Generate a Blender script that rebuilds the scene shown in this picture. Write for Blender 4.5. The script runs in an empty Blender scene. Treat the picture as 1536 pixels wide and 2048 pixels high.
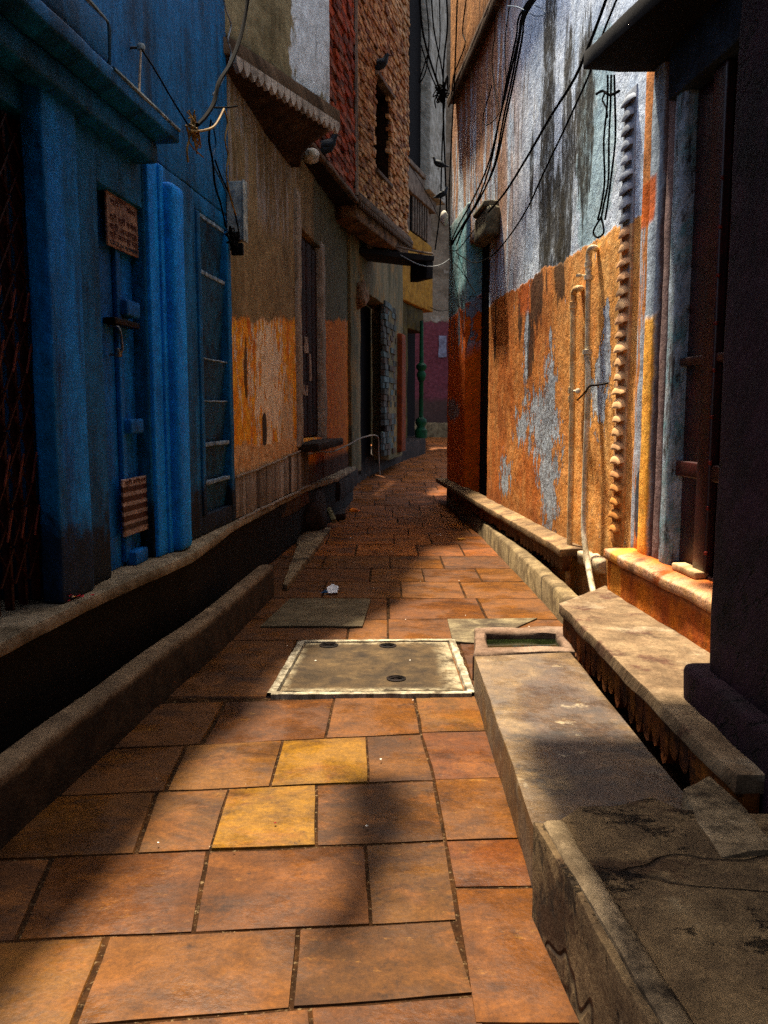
import bpy, bmesh, math, random
from mathutils import Vector, noise as mno
random.seed(7)
R = math.radians
sc = bpy.context.scene
col = sc.collection

# ------------------------------------------------------------------ camera
F, H, PV = 1700.0, 1.25, 820.0
TH = math.atan((1024-PV)/F)
cd = bpy.data.cameras.new("camera"); cam = bpy.data.objects.new("camera", cd); col.objects.link(cam)
cam.location = (0, 0, H); cam.rotation_euler = (R(90)-TH, 0, 0)
cd.sensor_fit = 'VERTICAL'; cd.sensor_height = 36; cd.lens = F/2048*36
cd.clip_start = .05; cd.clip_end = 500
sc.camera = cam
# ------------------------------------------------------------------ light
SUN_E, SUN_A = R(70), R(22)          # elevation, azimuth left of the alley's direction
wd = bpy.data.worlds.new("World"); sc.world = wd; wd.use_nodes = True
nt = wd.node_tree; bg = nt.nodes["Background"]
sky = nt.nodes.new("ShaderNodeTexSky"); sky.sky_type = 'NISHITA'; sky.sun_disc = False
sky.sun_elevation = SUN_E; sky.sun_rotation = -SUN_A; sky.air_density = .8; sky.dust_density = 5.0; sky.ozone_density = .6
nt.links.new(sky.outputs[0], bg.inputs[0]); bg.inputs[1].default_value = .095
sl = bpy.data.lights.new("sun", 'SUN'); sl.energy = 5.0; sl.angle = R(2.6); sl.color = (1, .86, .66)
so = bpy.data.objects.new("sun", sl); col.objects.link(so)
D = Vector((-math.sin(SUN_A)*math.cos(SUN_E), math.cos(SUN_A)*math.cos(SUN_E), math.sin(SUN_E)))
so.rotation_euler = D.to_track_quat('Z', 'Y').to_euler(); so.location = (-3, 6, 12)
sc.view_settings.view_transform = 'Standard'; sc.view_settings.look = 'None'
sc.view_settings.exposure = 1.75; sc.view_settings.gamma = 1
sc.cycles.max_bounces = 6; sc.cycles.diffuse_bounces = 4
sc.cycles.use_denoising = False; sc.cycles.sample_clamp_indirect = 3.0

# ------------------------------------------------------------------ geometry helpers
def g(y): return max(0.0, .04*(y-10))           # the alley climbs gently past ten metres
CT, ST = math.cos(TH), math.sin(TH)
def ray(u, v):
    x = (u-768)/F; y = -(v-1024)/F
    return Vector((x, CT+y*ST, -ST+y*CT))
def G(u, v, z=0.0):                              # point of the ground (or of a level z above it)
    d = ray(u, v); t = (z-H)/d.z
    for _ in range(30):
        t = t*.5+.5*(z+g(d.y*t)-H)/d.z
    return Vector((d.x*t, d.y*t))
class Frame:                                     # s along the wall, d out of the wall, z up
    def __init__(f, a, b, side=1):               # side +1: the alley is to the right of a->b
        f.A = Vector(a); t = Vector(b)-f.A; f.L = t.length; f.t = t.normalized()
        f.n = Vector((f.t.y, -f.t.x))*side
    def p(f, s, d, z):
        q = f.A+f.t*s+f.n*d
        return Vector((q.x, q.y, z))
    def px(f, u, v=820, d=0.0):                  # where a sight line meets the wall: (s, z)
        r = ray(u, v); a = f.A+f.n*d
        k = a.dot(f.n)/(r.x*f.n.x+r.y*f.n.y)
        P = Vector((r.x*k, r.y*k)); return (P-a).dot(f.t), H+r.z*k
    def s(f, u, d=0.0): return f.px(u, 820, d)[0]
WF = Frame((0, 0), (1, 0), -1)                   # world: s = x, d = y
def nz(p, f): return mno.noise_vector(p*f)
class MB:
    def __init__(m): m.v = []; m.f = []; m.uv = []; m.ti = []
    def quad(m, pts, uvs, ti=0):
        i = len(m.v); m.v += pts; m.f.append(tuple(range(i, i+len(pts)))); m.uv.append(uvs); m.ti.append(ti)
    def add(m, pts, faces, uvf, ti=0):
        i = len(m.v); m.v += pts
        for f in faces:
            m.f.append(tuple(i+k for k in f)); m.uv.append([uvf(k) for k in f]); m.ti.append(ti)
    def rbox(m, F_, s0, s1, d0, d1, z0, z1, r=.008, res=.12, amp=.0, fr=3., ti=0, seed=0):
        r = min(r, (s1-s0)*.45, (d1-d0)*.45, (z1-z0)*.45)
        def ax(a, b):
            if r <= .0011: L = [a]
            else: L = [a, a+r*.4, a+r]
            e = b if r <= .0011 else b-r
            st = L[-1]; n = max(1, int((e-st)/res))
            L += [st+(e-st)*k/n for k in range(1, n+1)]
            if r > .0011: L += [b-r*.4, b]
            return L
        S, Dd, Z = ax(s0, s1), ax(d0, d1), ax(z0, z1)
        idx = {}; pts = []; uvs = []
        def vert(i, j, k):
            if (i, j, k) in idx: return idx[(i, j, k)]
            s, d, z = S[i], Dd[j], Z[k]
            uv = (s, z)
            if r > .0011:
                c = Vector((min(max(s, s0+r), s1-r), min(max(d, d0+r), d1-r), min(max(z, z0+r), z1-r)))
                v = Vector((s, d, z))-c
                if v.length > 1e-9: v = v.normalized()*r
                q = c+v
            else: q = Vector((s, d, z))
            P = F_.p(*q)
            if amp:
                n1 = nz(P+Vector((seed, 0, 0)), fr); n2 = nz(P+Vector((0, seed+9, 0)), fr*3.3)
                P = P+n1*amp+n2*amp*.45
            idx[(i, j, k)] = len(pts); pts.append(P); uvs.append((q.x, q.z, q.y)); return idx[(i, j, k)]
        fs = []
        a, b, c = len(S)-1, len(Dd)-1, len(Z)-1
        for i in range(a):
            for k in range(c):
                fs.append((vert(i, 0, k), vert(i+1, 0, k), vert(i+1, 0, k+1), vert(i, 0, k+1)))
                fs.append((vert(i, b, k), vert(i, b, k+1), vert(i+1, b, k+1), vert(i+1, b, k)))
            for j in range(b):
                fs.append((vert(i, j, 0), vert(i, j+1, 0), vert(i+1, j+1, 0), vert(i+1, j, 0)))
                fs.append((vert(i, j, c), vert(i+1, j, c), vert(i+1, j+1, c), vert(i, j+1, c)))
        for j in range(b):
            for k in range(c):
                fs.append((vert(0, j, k), vert(0, j, k+1), vert(0, j+1, k+1), vert(0, j+1, k)))
                fs.append((vert(a, j, k), vert(a, j+1, k), vert(a, j+1, k+1), vert(a, j, k+1)))
        m.add(pts, fs, lambda k: (uvs[k][0]+(uvs[k][2]-d1)*.8, uvs[k][1]+(uvs[k][2]-d1)*.6), ti)
        return m
    def prism(m, poly, z0, z1, r=.01, res=.12, amp=.0, fr=3., ti=0, poly_top=None):
        bm = bmesh.new()
        a = [bm.verts.new((p[0], p[1], z0)) for p in poly]
        pt = poly_top or poly
        b = [bm.verts.new((p[0], p[1], z1)) for p in pt]
        bm.faces.new(a[::-1]); bm.faces.new(b)
        n = len(a)
        for i in range(n): bm.faces.new((a[i], a[(i+1) % n], b[(i+1) % n], b[i]))
        if r > 0: bmesh.ops.bevel(bm, geom=bm.edges[:], offset=r, segments=2, affect='EDGES', profile=.6)
        bmesh.ops.triangulate(bm, faces=[f for f in bm.faces if len(f.verts) > 4])
        for _ in range(7):
            L = [e for e in bm.edges if e.calc_length() > res]
            if not L or len(bm.verts) > 12000: break
            bmesh.ops.subdivide_edges(bm, edges=L, cuts=1, use_grid_fill=True)
        bmesh.ops.recalc_face_normals(bm, faces=bm.faces[:])
        pts = []
        for v in bm.verts:
            P = v.co.copy()
            if amp: P = P+nz(P, fr)*amp+nz(P+Vector((5, 5, 5)), fr*3.3)*amp*.45
            pts.append(P)
        bm.verts.index_update()
        fs = [tuple(v.index for v in f.verts) for f in bm.faces]
        bm.free()
        m.add(pts, fs, lambda k: (pts[k].x+pts[k].z*.3, pts[k].y+pts[k].z), ti); return m
    def sweep(m, path, prof, res=.1, amp=.004, fr=3., side=1, zf=None, ti=0):
        # path: list of (x,y); prof: list of (d,z), d = distance to the right of the path*side
        pts = [Vector(p) for p in path]; out = [pts[0]]
        for a, b in zip(pts, pts[1:]):
            n = max(1, int((b-a).length/res))
            out += [a+(b-a)*k/n for k in range(1, n+1)]
        acc = 0; rows = []; us = []
        for i, p in enumerate(out):
            t = (out[min(i+1, len(out)-1)]-out[max(i-1, 0)]).normalized(); nn = Vector((t.y, -t.x))*side
            if i: acc += (p-out[i-1]).length
            zz = g(p.y) if zf is None else zf(p.y)
            row = []
            for d, z in prof:
                q = p+nn*d; P = Vector((q.x, q.y, z+zz))
                P = P+nz(P, fr)*amp+nz(P, fr*3.7)*amp*.5
                row.append(P)
            rows.append(row); us.append(acc)
        k = len(prof); vv = [r_ for row in rows for r_ in row]
        fs = []
        for i in range(len(rows)-1):
            for j in range(k-1):
                fs.append((i*k+j, i*k+j+1, (i+1)*k+j+1, (i+1)*k+j))
        fs.append(tuple(range(k))[::-1]); e = (len(rows)-1)*k; fs.append(tuple(range(e, e+k)))
        ln = [0]
        for a, b in zip(prof, prof[1:]): ln.append(ln[-1]+math.hypot(a[0]-b[0], a[1]-b[1]))
        m.add(vv, fs, lambda q: (us[q//k], ln[q % k]), ti); return m
    def tube(m, pts, r, seg=6, smooth=True, closed=False, ti=0):
        P = [Vector(p) for p in pts]
        if smooth and len(P) > 2:
            Q = []
            for i in range(len(P)-1):
                p0, p1, p2, p3 = P[max(i-1, 0)], P[i], P[i+1], P[min(i+2, len(P)-1)]
                for k in range(5):
                    t = k/5
                    Q.append(.5*((2*p1)+(p2-p0)*t+(2*p0-5*p1+4*p2-p3)*t*t+(3*p1-p0-3*p2+p3)*t**3))
            Q.append(P[-1]); P = Q
        rr = r if callable(r) else (lambda t: r)
        vs = []; up = Vector((.31, .2, .93)); L = len(P)
        for i, p in enumerate(P):
            t = (P[min(i+1, L-1)]-P[max(i-1, 0)]).normalized()
            x = t.cross(up)
            if x.length < .05: x = t.cross(Vector((1, 0, 0)))
            x.normalize(); y = t.cross(x)
            for k in range(seg):
                a = 2*math.pi*k/seg; vs.append(p+(x*math.cos(a)+y*math.sin(a))*rr(i/(L-1)))
        fs = []
        for i in range(L-1):
            for k in range(seg):
                k2 = (k+1) % seg
                fs.append((i*seg+k, (i+1)*seg+k, (i+1)*seg+k2, i*seg+k2))
        fs.append(tuple(range(seg))); fs.append(tuple(range((L-1)*seg, L*seg))[::-1])
        m.add(vs, fs, lambda k: (k/seg*.02, (k % seg)/seg), ti); return m
    def lathe(m, c, prof, seg=20, axis=None, ti=0):
        vs = []; c = Vector(c)
        for r_, z in prof:
            for k in range(seg):
                a = 2*math.pi*k/seg; vs.append(c+Vector((r_*math.cos(a), r_*math.sin(a), z)))
        fs = []
        for i in range(len(prof)-1):
            for k in range(seg):
                k2 = (k+1) % seg; fs.append((i*seg+k, i*seg+k2, (i+1)*seg+k2, (i+1)*seg+k))
        fs.append(tuple(range(seg))[::-1]); e = (len(prof)-1)*seg; fs.append(tuple(range(e, e+seg)))
        m.add(vs, fs, lambda k: (k % seg*.02, vs[k].z), ti); return m
    def build(m, name, mt, parent=None, origin=None, flat=False, label=None):
        me = bpy.data.meshes.new(name)
        if parent is not None:
            o_ = parent
            while o_.parent: o_ = o_.parent
            org = Vector(o_['_o'])
        else:
            org = Vector(origin) if origin is not None else Vector((sum(p.x for p in m.v)/len(m.v), sum(p.y for p in m.v)/len(m.v), min(p.z for p in m.v)))
        me.from_pydata([tuple(p-org) for p in m.v], [], m.f)
        uvl = me.uv_layers.new(name="UVMap"); i = 0
        for us in m.uv:
            for u in us: uvl.data[i].uv = u; i += 1
        at = me.attributes.new("tint", 'FLOAT', 'FACE')
        at.data.foreach_set("value", [float(t) for t in m.ti])
        me.polygons.foreach_set("use_smooth", [not flat]*len(m.f)); me.update()
        if not flat:
            try: me.set_sharp_from_angle(angle=R(48))
            except Exception: pass
        me.materials.append(mt)
        o = bpy.data.objects.new(name, me); col.objects.link(o)
        if parent is not None: o.parent = parent
        else: o.location = org; o['_o'] = tuple(org)
        if label: o['label'] = label
        return o
def thing(name, loc, label, cat, group=None):
    o = bpy.data.objects.new(name, None); o.empty_display_size = .1; col.objects.link(o)
    o.location = loc; o['_o'] = tuple(loc); return tag(o, label, cat, group)
def tag(o, label, cat, group=None):
    o['label'] = label; o['category'] = cat
    if group: o['group'] = group
    return o
def struct(o): o['kind'] = 'structure'; return o

# ------------------------------------------------------------------ material helpers
def C(h):
    h = h.lstrip('#'); L = []
    for i in (0, 2, 4):
        c = int(h[i:i+2], 16)/255; L.append(c/12.92 if c <= .04045 else ((c+.055)/1.055)**2.4)
    return (*L, 1)
class M:
    def __init__(m, name, rough=.85, coord='UV', warp=.06, spec=.14):
        m.mt = bpy.data.materials.new(name); m.mt.use_nodes = True; m.t = m.mt.node_tree
        m.b = m.t.nodes["Principled BSDF"]; m.b.inputs['Roughness'].default_value = rough
        m.b.inputs['Specular IOR Level'].default_value = spec
        tc = m.n("ShaderNodeTexCoord"); m.vec = tc.outputs[coord]
        m.col = None; m.h = None
        sx = m.n("ShaderNodeSeparateXYZ"); m.l(m.vec, sx.inputs[0]); m.u, m.v = sx.outputs[0], sx.outputs[1]; m.w = sx.outputs[2]
        m.warp = warp; m._w = None
    def n(m, t): return m.t.nodes.new(t)
    def l(m, a, b): m.t.links.new(a, b)
    def inp(m, s, x):
        if isinstance(x, (int, float)): s.default_value = x
        elif isinstance(x, tuple): s.default_value = x
        else: m.l(x, s)
    def ma(m, op, a, b=0.0, c=None):
        q = m.n("ShaderNodeMath"); q.operation = op; m.inp(q.inputs[0], a); m.inp(q.inputs[1], b)
        if c is not None: m.inp(q.inputs[2], c)
        return q.outputs[0]
    def noise(m, sc_, det=5, ro=.6, st=(1, 1, 1), dist=0., off=0.):
        mp = m.n("ShaderNodeMapping"); m.l(m.vec, mp.inputs[0]); mp.inputs['Scale'].default_value = st
        mp.inputs['Location'].default_value = (off*1.7, off*2.3, off)
        q = m.n("ShaderNodeTexNoise"); m.l(mp.outputs[0], q.inputs['Vector'])
        q.inputs['Scale'].default_value = sc_; q.inputs['Detail'].default_value = det
        q.inputs['Roughness'].default_value = ro; q.inputs['Distortion'].default_value = dist
        return q.outputs[0]
    def sm(m, x, a, b, lo=0., hi=1.):
        q = m.n("ShaderNodeMapRange"); q.interpolation_type = 'SMOOTHSTEP'
        m.inp(q.inputs[0], x); q.inputs[1].default_value = a; q.inputs[2].default_value = b
        q.inputs[3].default_value = lo; q.inputs[4].default_value = hi; return q.outputs[0]
    def mix(m, a, b, f):
        q = m.n("ShaderNodeMix"); q.data_type = 'RGBA'; m.inp(q.inputs[0], f)
        m.inp(q.inputs[6], C(a) if isinstance(a, str) else a); m.inp(q.inputs[7], C(b) if isinstance(b, str) else b)
        return q.outputs[2]
    def wc(m):
        if m._w is None:
            a = m.noise(3.2, 6, .7); b = m.noise(3.2, 6, .7, off=31)
            m._w = (m.ma('ADD', m.u, m.ma('MULTIPLY', m.ma('SUBTRACT', a, .5), m.warp*5)),
                    m.ma('ADD', m.v, m.ma('MULTIPLY', m.ma('SUBTRACT', b, .5), m.warp*5)))
        return m._w
    def rect(m, u0, u1, v0, v1, soft=.02, w=True):
        U, V = m.wc() if w else (m.u, m.v)
        q = None
        for x, e, sg in ((U, u0, 1), (U, u1, -1), (V, v0, 1), (V, v1, -1)):
            if e is None: continue
            k = m.sm(x, e-soft, e+soft) if sg > 0 else m.sm(x, e-soft, e+soft, 1, 0)
            q = k if q is None else m.ma('MINIMUM', q, k)
        return q
    def blob(m, u, v, ru, rv, thr=.0, soft=.06, amp=1.4, nsc=5, st=(1, 1, 1), off=0):
        a = m.ma('DIVIDE', m.ma('SUBTRACT', m.u, u), ru); b = m.ma('DIVIDE', m.ma('SUBTRACT', m.v, v), rv)
        d = m.ma('SQRT', m.ma('ADD', m.ma('MULTIPLY', a, a), m.ma('MULTIPLY', b, b)))
        k = m.ma('SUBTRACT', 1.0, d)
        k = m.ma('ADD', k, m.ma('MULTIPLY', m.ma('SUBTRACT', m.noise(nsc, 7, .68, st, off=off+u), .5), amp*2))
        return m.sm(k, thr-soft, thr+soft)
    def base(m, *cols, sc_=2., st=(1, 1, 1), det=6):
        c = C(cols[0])
        for i, k in enumerate(cols[1:]):
            q = m.sm(m.noise(sc_*(1+i*.7), det, .65, st, off=7*i+3), .38, .66); c = m.mix(c, k, q)
        m.col = c; return m
    def lay(m, colr, mask, op=1.0, relief=0.0, var=None):
        if op != 1.0: mask = m.ma('MULTIPLY', mask, op)
        cc = colr
        if var: cc = m.mix(colr, var, m.sm(m.noise(9, 6, .7, off=len(m.t.nodes)), .4, .62))
        m.col = m.mix(m.col, cc, mask)
        if relief:
            r_ = m.ma('MULTIPLY', mask, relief); m.h = r_ if m.h is None else m.ma('ADD', m.h, r_)
        return m
    def grime(m, c='#1a1109', a=.5, b=.75, sc_=3, st=(1, 1, 1), op=.8, off=50):
        return m.lay(c, m.sm(m.noise(sc_, 8, .7, st, off=off), a, b), op)
    def done(m, bump=.5, fine=40, dist=.01, fst=(1, 1, 1), mid=6, grit=1.0):
        if grit:                                 # fine grit and soft mottling of old surfaces
            k = m.ma('MULTIPLY', m.sm(m.noise(75, 7, .8, off=201), .32, .68, 1-.30*grit, 1+.20*grit), m.sm(m.noise(12, 9, .8, off=211), .34, .66, 1-.32*grit, 1+.20*grit))
            vs = m.n("ShaderNodeVectorMath"); vs.operation = 'SCALE'
            m.inp(vs.inputs[0], m.col[:3] if isinstance(m.col, tuple) else m.col); m.inp(vs.inputs[3], k); m.col = vs.outputs[0]
        q = m.ma('ADD', m.ma('MULTIPLY', m.noise(fine, 6, .7, fst), .35), m.ma('MULTIPLY', m.noise(mid, 6, .6, off=9), 1.0))
        if m.h is not None: q = m.ma('ADD', q, m.h)
        b = m.n("ShaderNodeBump"); b.inputs['Strength'].default_value = bump; b.inputs['Distance'].default_value = dist
        m.l(q, b.inputs['Height']); m.l(b.outputs[0], m.b.inputs['Normal'])
        if isinstance(m.col, tuple): m.b.inputs['Base Color'].default_value = m.col
        else: m.l(m.col, m.b.inputs['Base Color'])
        return m.mt
    def rough(m, a, b, sc_=3, lo=.4, hi=.62, off=3):
        m.l(m.sm(m.noise(sc_, 6, .65, off=off), lo, hi, a, b), m.b.inputs['Roughness']); return m
    def tint(m, cols):
        a = m.n("ShaderNodeAttribute"); a.attribute_name = "tint"
        r_ = m.n("ShaderNodeValToRGB"); e = r_.color_ramp.elements
        r_.color_ramp.interpolation = 'LINEAR'
        while len(e) < len(cols): e.new(.5)
        for i, c in enumerate(cols): e[i].position = i/(len(cols)-1); e[i].color = C(c)
        m.l(a.outputs['Fac'], r_.inputs[0]); m.col = r_.outputs[0]; return m
def simple(name, c1, c2=None, rough=.7, sc_=6, metal=0, bump=.4, coord='Object', dist=.004, c3=None):
    m = M(name, rough, coord); cs = [c for c in (c1, c2, c3) if c]
    m.base(*cs, sc_=sc_); m.b.inputs['Metallic'].default_value = metal
    return m.done(bump, 60, dist)

#%%MAIN
# ------------------------------------------------------------------ wall planes
B = Frame((-1.625, 0), (-1.625+.107*10, 10))            # blue house
S = Frame((-1.6585, 0), (-1.6585+.105*10, 10))          # brown stucco house
K1 = Frame((-.76, 7.6), (-.336, 10.2)); K2 = Frame((-.336, 10.2), (.36, 12.9))
T = Frame((-.38, 11.6), (.35, 16)); Y = Frame((.31, 18), (.94, 20))
W = Frame((1.78, 0), (1.78-.08*10, 10), -1)             # wall with the peeling orange paint
def fr_px(f, d=0):
    return lambda u, v: f.px(u, v, d)

# ------------------------------------------------------------------ ground and paving
m = M("earth", .9, 'Object'); m.base('#2a2018', '#3a2c1e', sc_=3); mt = m.done(.6, 20, .02)
q = MB(); n = 24
xs = [-150, -40, -10, -5, -3, -2, -1.5, -1, -.5, 0, .5, 1, 1.5, 2, 3, 5, 10, 40, 150]
ys = [-150, -40, -8]+[-4+i for i in range(14)]+[10+i for i in range(1, 18)]+[40, 60, 150]
for i in range(len(xs)-1):
    for j in range(len(ys)-1):
        P = [Vector((xs[a], ys[b], -.2+g(min(ys[b], 30)))) for a, b in ((i, j), (i+1, j), (i+1, j+1), (i, j+1))]
        q.quad(P, [(p.x, p.y) for p in P])
struct(q.build("ground", mt, origin=(0, 0, -.2)))

# stone slabs: each joint laid where the photograph has it, the far rows by rule
def stonemat():
    m = M("sandstone_paving", .6, 'UV', spec=.16)
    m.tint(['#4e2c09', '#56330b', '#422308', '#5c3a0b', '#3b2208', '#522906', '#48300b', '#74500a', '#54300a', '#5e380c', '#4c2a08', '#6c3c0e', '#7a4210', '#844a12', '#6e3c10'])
    m.lay('#2c1808', m.sm(m.noise(2.1, 8, .72, (1, 1.7, 1), dist=.6), .42, .66), .8)
    m.lay('#62390f', m.sm(m.noise(3.4, 9, .75, (1, 1.6, 1), dist=.5, off=4), .48, .64), .6)
    m.lay('#1a0e06', m.sm(m.noise(4.2, 10, .8, dist=.4, off=14), .55, .68), .75)
    m.lay('#7e5720', m.sm(m.noise(6.5, 10, .82, (1, 2.2, 1), off=24), .58, .67), .6)
    m.lay('#120a05', m.sm(m.noise(19, 8, .8, off=34), .62, .68), .7)
    m.lay('#b09468', m.sm(m.noise(27, 9, .8, off=54), .68, .72), .5)
    m.rough(.36, .78, 2.2)
    return m.done(.55, 30, .012, mid=4)
STONE = stonemat()
m = M("joint_mortar", .95, 'UV', spec=.05); m.base('#2a180a', '#3a2410', '#1c1108', sc_=5)
m.lay('#7a6648', m.sm(m.noise(60, 8, .75), .54, .64), .6); GROUT = m.done(.8, 50, .01)
q = MB()
def bedrow(y0, y1):
    P = [Vector((-1.25, y0, -.0075+g(y0))), Vector((1.25 if y0 < 13 else 2.6, y0, -.0075+g(y0))), Vector((1.25 if y0 < 13 else 2.6, y1, -.0075+g(y1))), Vector((-1.25, y1, -.0075+g(y1)))]
    q.quad(P, [(p.x, p.y) for p in P])
for i in range(56): bedrow(-3+i*.5, -2.5+i*.5)
bed = q.build("paving_bed", GROUT, origin=(0, 0, 0)); struct(bed)
q = MB()
def slab(c4, tint, gap=.0026):
    # c4: near-left, near-right, far-right, far-left in plan
    c4 = [Vector((p[0], p[1])) for p in c4]; ce = sum(c4, Vector((0, 0)))/4
    tint = tint*.5 if ce.y < 4.6 else (.57+tint*.22 if ce.y < 7.5 else .79+tint*.21)  # far rows redder, and lightened in colour to make up for shade there
    nu = max(3, int((c4[1]-c4[0]).length/.09)); nv = max(3, int((c4[3]-c4[0]).length/.09))
    us = [0, .012]+[i/nu for i in range(1, nu)]+[.988, 1]; vs = [0, .015]+[i/nv for i in range(1, nv)]+[.985, 1]
    tx, ty = random.uniform(-.002, .002), random.uniform(-.002, .002); hz = random.uniform(-.001, .002)
    pts = []; uv = []; ro = random.uniform(0, 30)
    for b in vs:
        for a in us:
            p = (c4[0]*(1-a)+c4[1]*a)*(1-b)+(c4[3]*(1-a)+c4[2]*a)*b
            e = min(a, 1-a, b, 1-b)
            w = nz(Vector((p.x*9, p.y*9, 1)), 1.0)
            if e == 0:
                dd = (ce-p).normalized(); p = p+dd*(gap*.9)+Vector((w.x, w.y))*.0045; z = -.02
            else:
                z = hz+(p.x-ce.x)*tx*2+(p.y-ce.y)*ty*2+mno.noise(Vector((p.x*3.1, p.y*3.1, ro)))*.003+mno.noise(Vector((p.x*9, p.y*9, ro)))*.0015
                if e < .02: z -= .0035; p = p+(ce-p).normalized()*gap*.5+Vector((w.x, w.y))*.003
            pts.append(Vector((p.x, p.y, z+g(p.y)))); uv.append((p.x+ro, p.y+ro*.7))
    k = len(us); fs = [(j*k+i, j*k+i+1, (j+1)*k+i+1, (j+1)*k+i) for j in range(len(vs)-1) for i in range(k-1)]
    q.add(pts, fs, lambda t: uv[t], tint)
# row edges given by photo points (left x, right x) and joints on them
rows = [
 ((0, 2300), (1000, 2230), (0, 2062), (960, 1985)),
 ((0, 2062), (950, 1985), (0, 1880), (905, 1840)),
 ((0, 1880), (915, 1840), (0, 1717), (890, 1680)),
 ((0, 1717), (890, 1680), (60, 1592), (868, 1558)),
 ((60, 1592), (868, 1558), (230, 1496), (842, 1466)),
 ((230, 1496), (842, 1466), (330, 1407), (828, 1388)),
]
joints = [
 [(290, 2062, 250, 2250), (620, 2010, 640, 2230)],
 [(215, 1872, 148, 2052), (597, 1855, 583, 2012)],
 [(105, 1714, 35, 1878), (415, 1698, 387, 1862), (731, 1688, 744, 1846)],
 [(316, 1582, 275, 1704), (457, 1576, 419, 1697), (632, 1568, 632, 1690)],
 [(375, 1488, 333, 1579), (566, 1481, 540, 1572), (733, 1472, 738, 1562)],
 [(452, 1402, 405, 1487), (669, 1396, 651, 1475)],
]
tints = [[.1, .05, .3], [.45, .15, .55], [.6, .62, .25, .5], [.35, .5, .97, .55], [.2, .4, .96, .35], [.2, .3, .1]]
def gp(u, v): return G(u, v)
for r_, js, ts in zip(rows, joints, tints):
    (nl, nr, fl, frr) = r_
    NL, NR, FL, FR_ = gp(*nl), gp(*nr), gp(*fl), gp(*frr)
    NL = NL+(NL-NR).normalized()*.7; FL = FL+(FL-FR_).normalized()*.7
    def on(A_, B_, P_):
        d_ = B_-A_; return A_+d_*((P_-A_).dot(d_)/d_.dot(d_))
    cuts = [(NL, FL)]+[(on(NL, NR, gp(j[2], j[3])), on(FL, FR_, gp(j[0], j[1]))) for j in js]+[(NR, FR_)]
    for (a, b), (c_, d_), t in zip(cuts, cuts[1:], ts):
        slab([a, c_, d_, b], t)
# right hand course along the stone blocks
rc = [(2300, 2300, 945, 1260), (2048, 2048, 948, 1215), (1772, 1768, 908, 1062), (1680, 1672, 890, 1060), (1558, 1550, 868, 1030), (1463, 1458, 842, 985), (1386, 1380, 828, 950)]
for (v1, v1b, u1, u1b), (v0, v0b, u0, u0b), t in zip(rc, rc[1:], (.3, .85, .8, .12, .75, .5)):
    a, b, c_, d_ = gp(u1, v1), gp(u1b+120, v1b), gp(u0b+90, v0b), gp(u0, v0)
    slab([a, b, c_, d_], t*.9)
# further rows
def xl(y): return -1.12+.028*y if y < 10 else -.9+.035*(y-10)
def xr(y): return 1.28-.03*y if y < 13 else .9+.35*(y-13)
def rowauto(y0, y1, cuts, ts=None, k=.01):
    a = xl((y0+y1)/2)-.15; b = xr((y0+y1)/2)+.35; cc = [a]+[x for x in cuts if a+.1 < x < b-.1]+[b]
    for i in range(len(cc)-1):
        j = lambda x, y: Vector((x, y-k*x))
        t = ts[i % len(ts)] if ts else random.choice([.05, .15, .25, .35, .3, .55, .6, .7])
        slab([j(cc[i], y0), j(cc[i+1], y0), j(cc[i+1]-.0, y1), j(cc[i], y1)], t)
yM0, yM1 = G(740, 1395).y, G(740, 1280).y          # the manhole band
rowauto(yM0, yM1, [-.475, .40, ], [.2, .4, .3])
yy = [yM1, G(740, 1237).y, G(740, 1195).y, G(740, 1163).y, G(740, 1136).y, G(740, 1111).y, G(740, 1088).y, G(740, 1068).y]
cutl = [[-.2, .02, .7], [.03, .62], [-.42, .12, .55], [-.1, .3, .72], [-.5, .05, .48], [-.25, .3, .7], [-.55, .1, .45]]
for i in range(len(yy)-1): rowauto(yy[i], yy[i+1], cutl[i])
y = yy[-1]; i = 0
while y < 24.5:
    dy = random.uniform(.42, .6); x = -1.3+random.random()*.5; cu = []
    while x < 4: cu.append(x); x += random.uniform(.4, .75)
    rowauto(y, y+dy, cu); y += dy
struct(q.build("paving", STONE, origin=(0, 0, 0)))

# manhole cover: concrete slab with a plastered white rim and three lifting holes
m = M("cover_concrete", .8, 'UV', warp=.012); m.base('#6b5535', '#7d6746', '#54432a', sc_=3)
m.lay('#8d7a58', m.sm(m.noise(7, 8, .7), .52, .7), .6).grime(op=.5, sc_=4, a=.6, b=.72)
CONC = m.done(.5, 45, .006)
mh = thing("manhole_cover", (-.03, 4.03, 0), "square concrete drain cover with chalky white rim in the middle of the paving", "manhole cover")
P4 = [G(535, 1395), G(950, 1393), G(908, 1282), G(600, 1285)]
def lerp4(a, b):
    return (P4[0]*(1-a)+P4[1]*a)*(1-b)+(P4[3]*(1-a)+P4[2]*a)*b
q = MB(); n = 18; pts = []; uv = []
for j in range(n+1):
    for i in range(n+1):
        p = lerp4(.05+.90*i/n, .06+.88*j/n); pts.append(Vector((p.x, p.y, .011+mno.noise(Vector((p.x*4, p.y*4, 0)))*.003))); uv.append((i/n, j/n))
q.add(pts, [(j*(n+1)+i, j*(n+1)+i+1, (j+1)*(n+1)+i+1, (j+1)*(n+1)+i) for j in range(n) for i in range(n)], lambda k: uv[k])
m2 = M("cover_top", .8, 'UV', warp=.016); m2.base('#3a2c18', '#46361f', '#2a2012', sc_=3)
m2.lay('#5c4a2e', m2.sm(m2.noise(6, 8, .7), .5, .7), .5)
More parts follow.
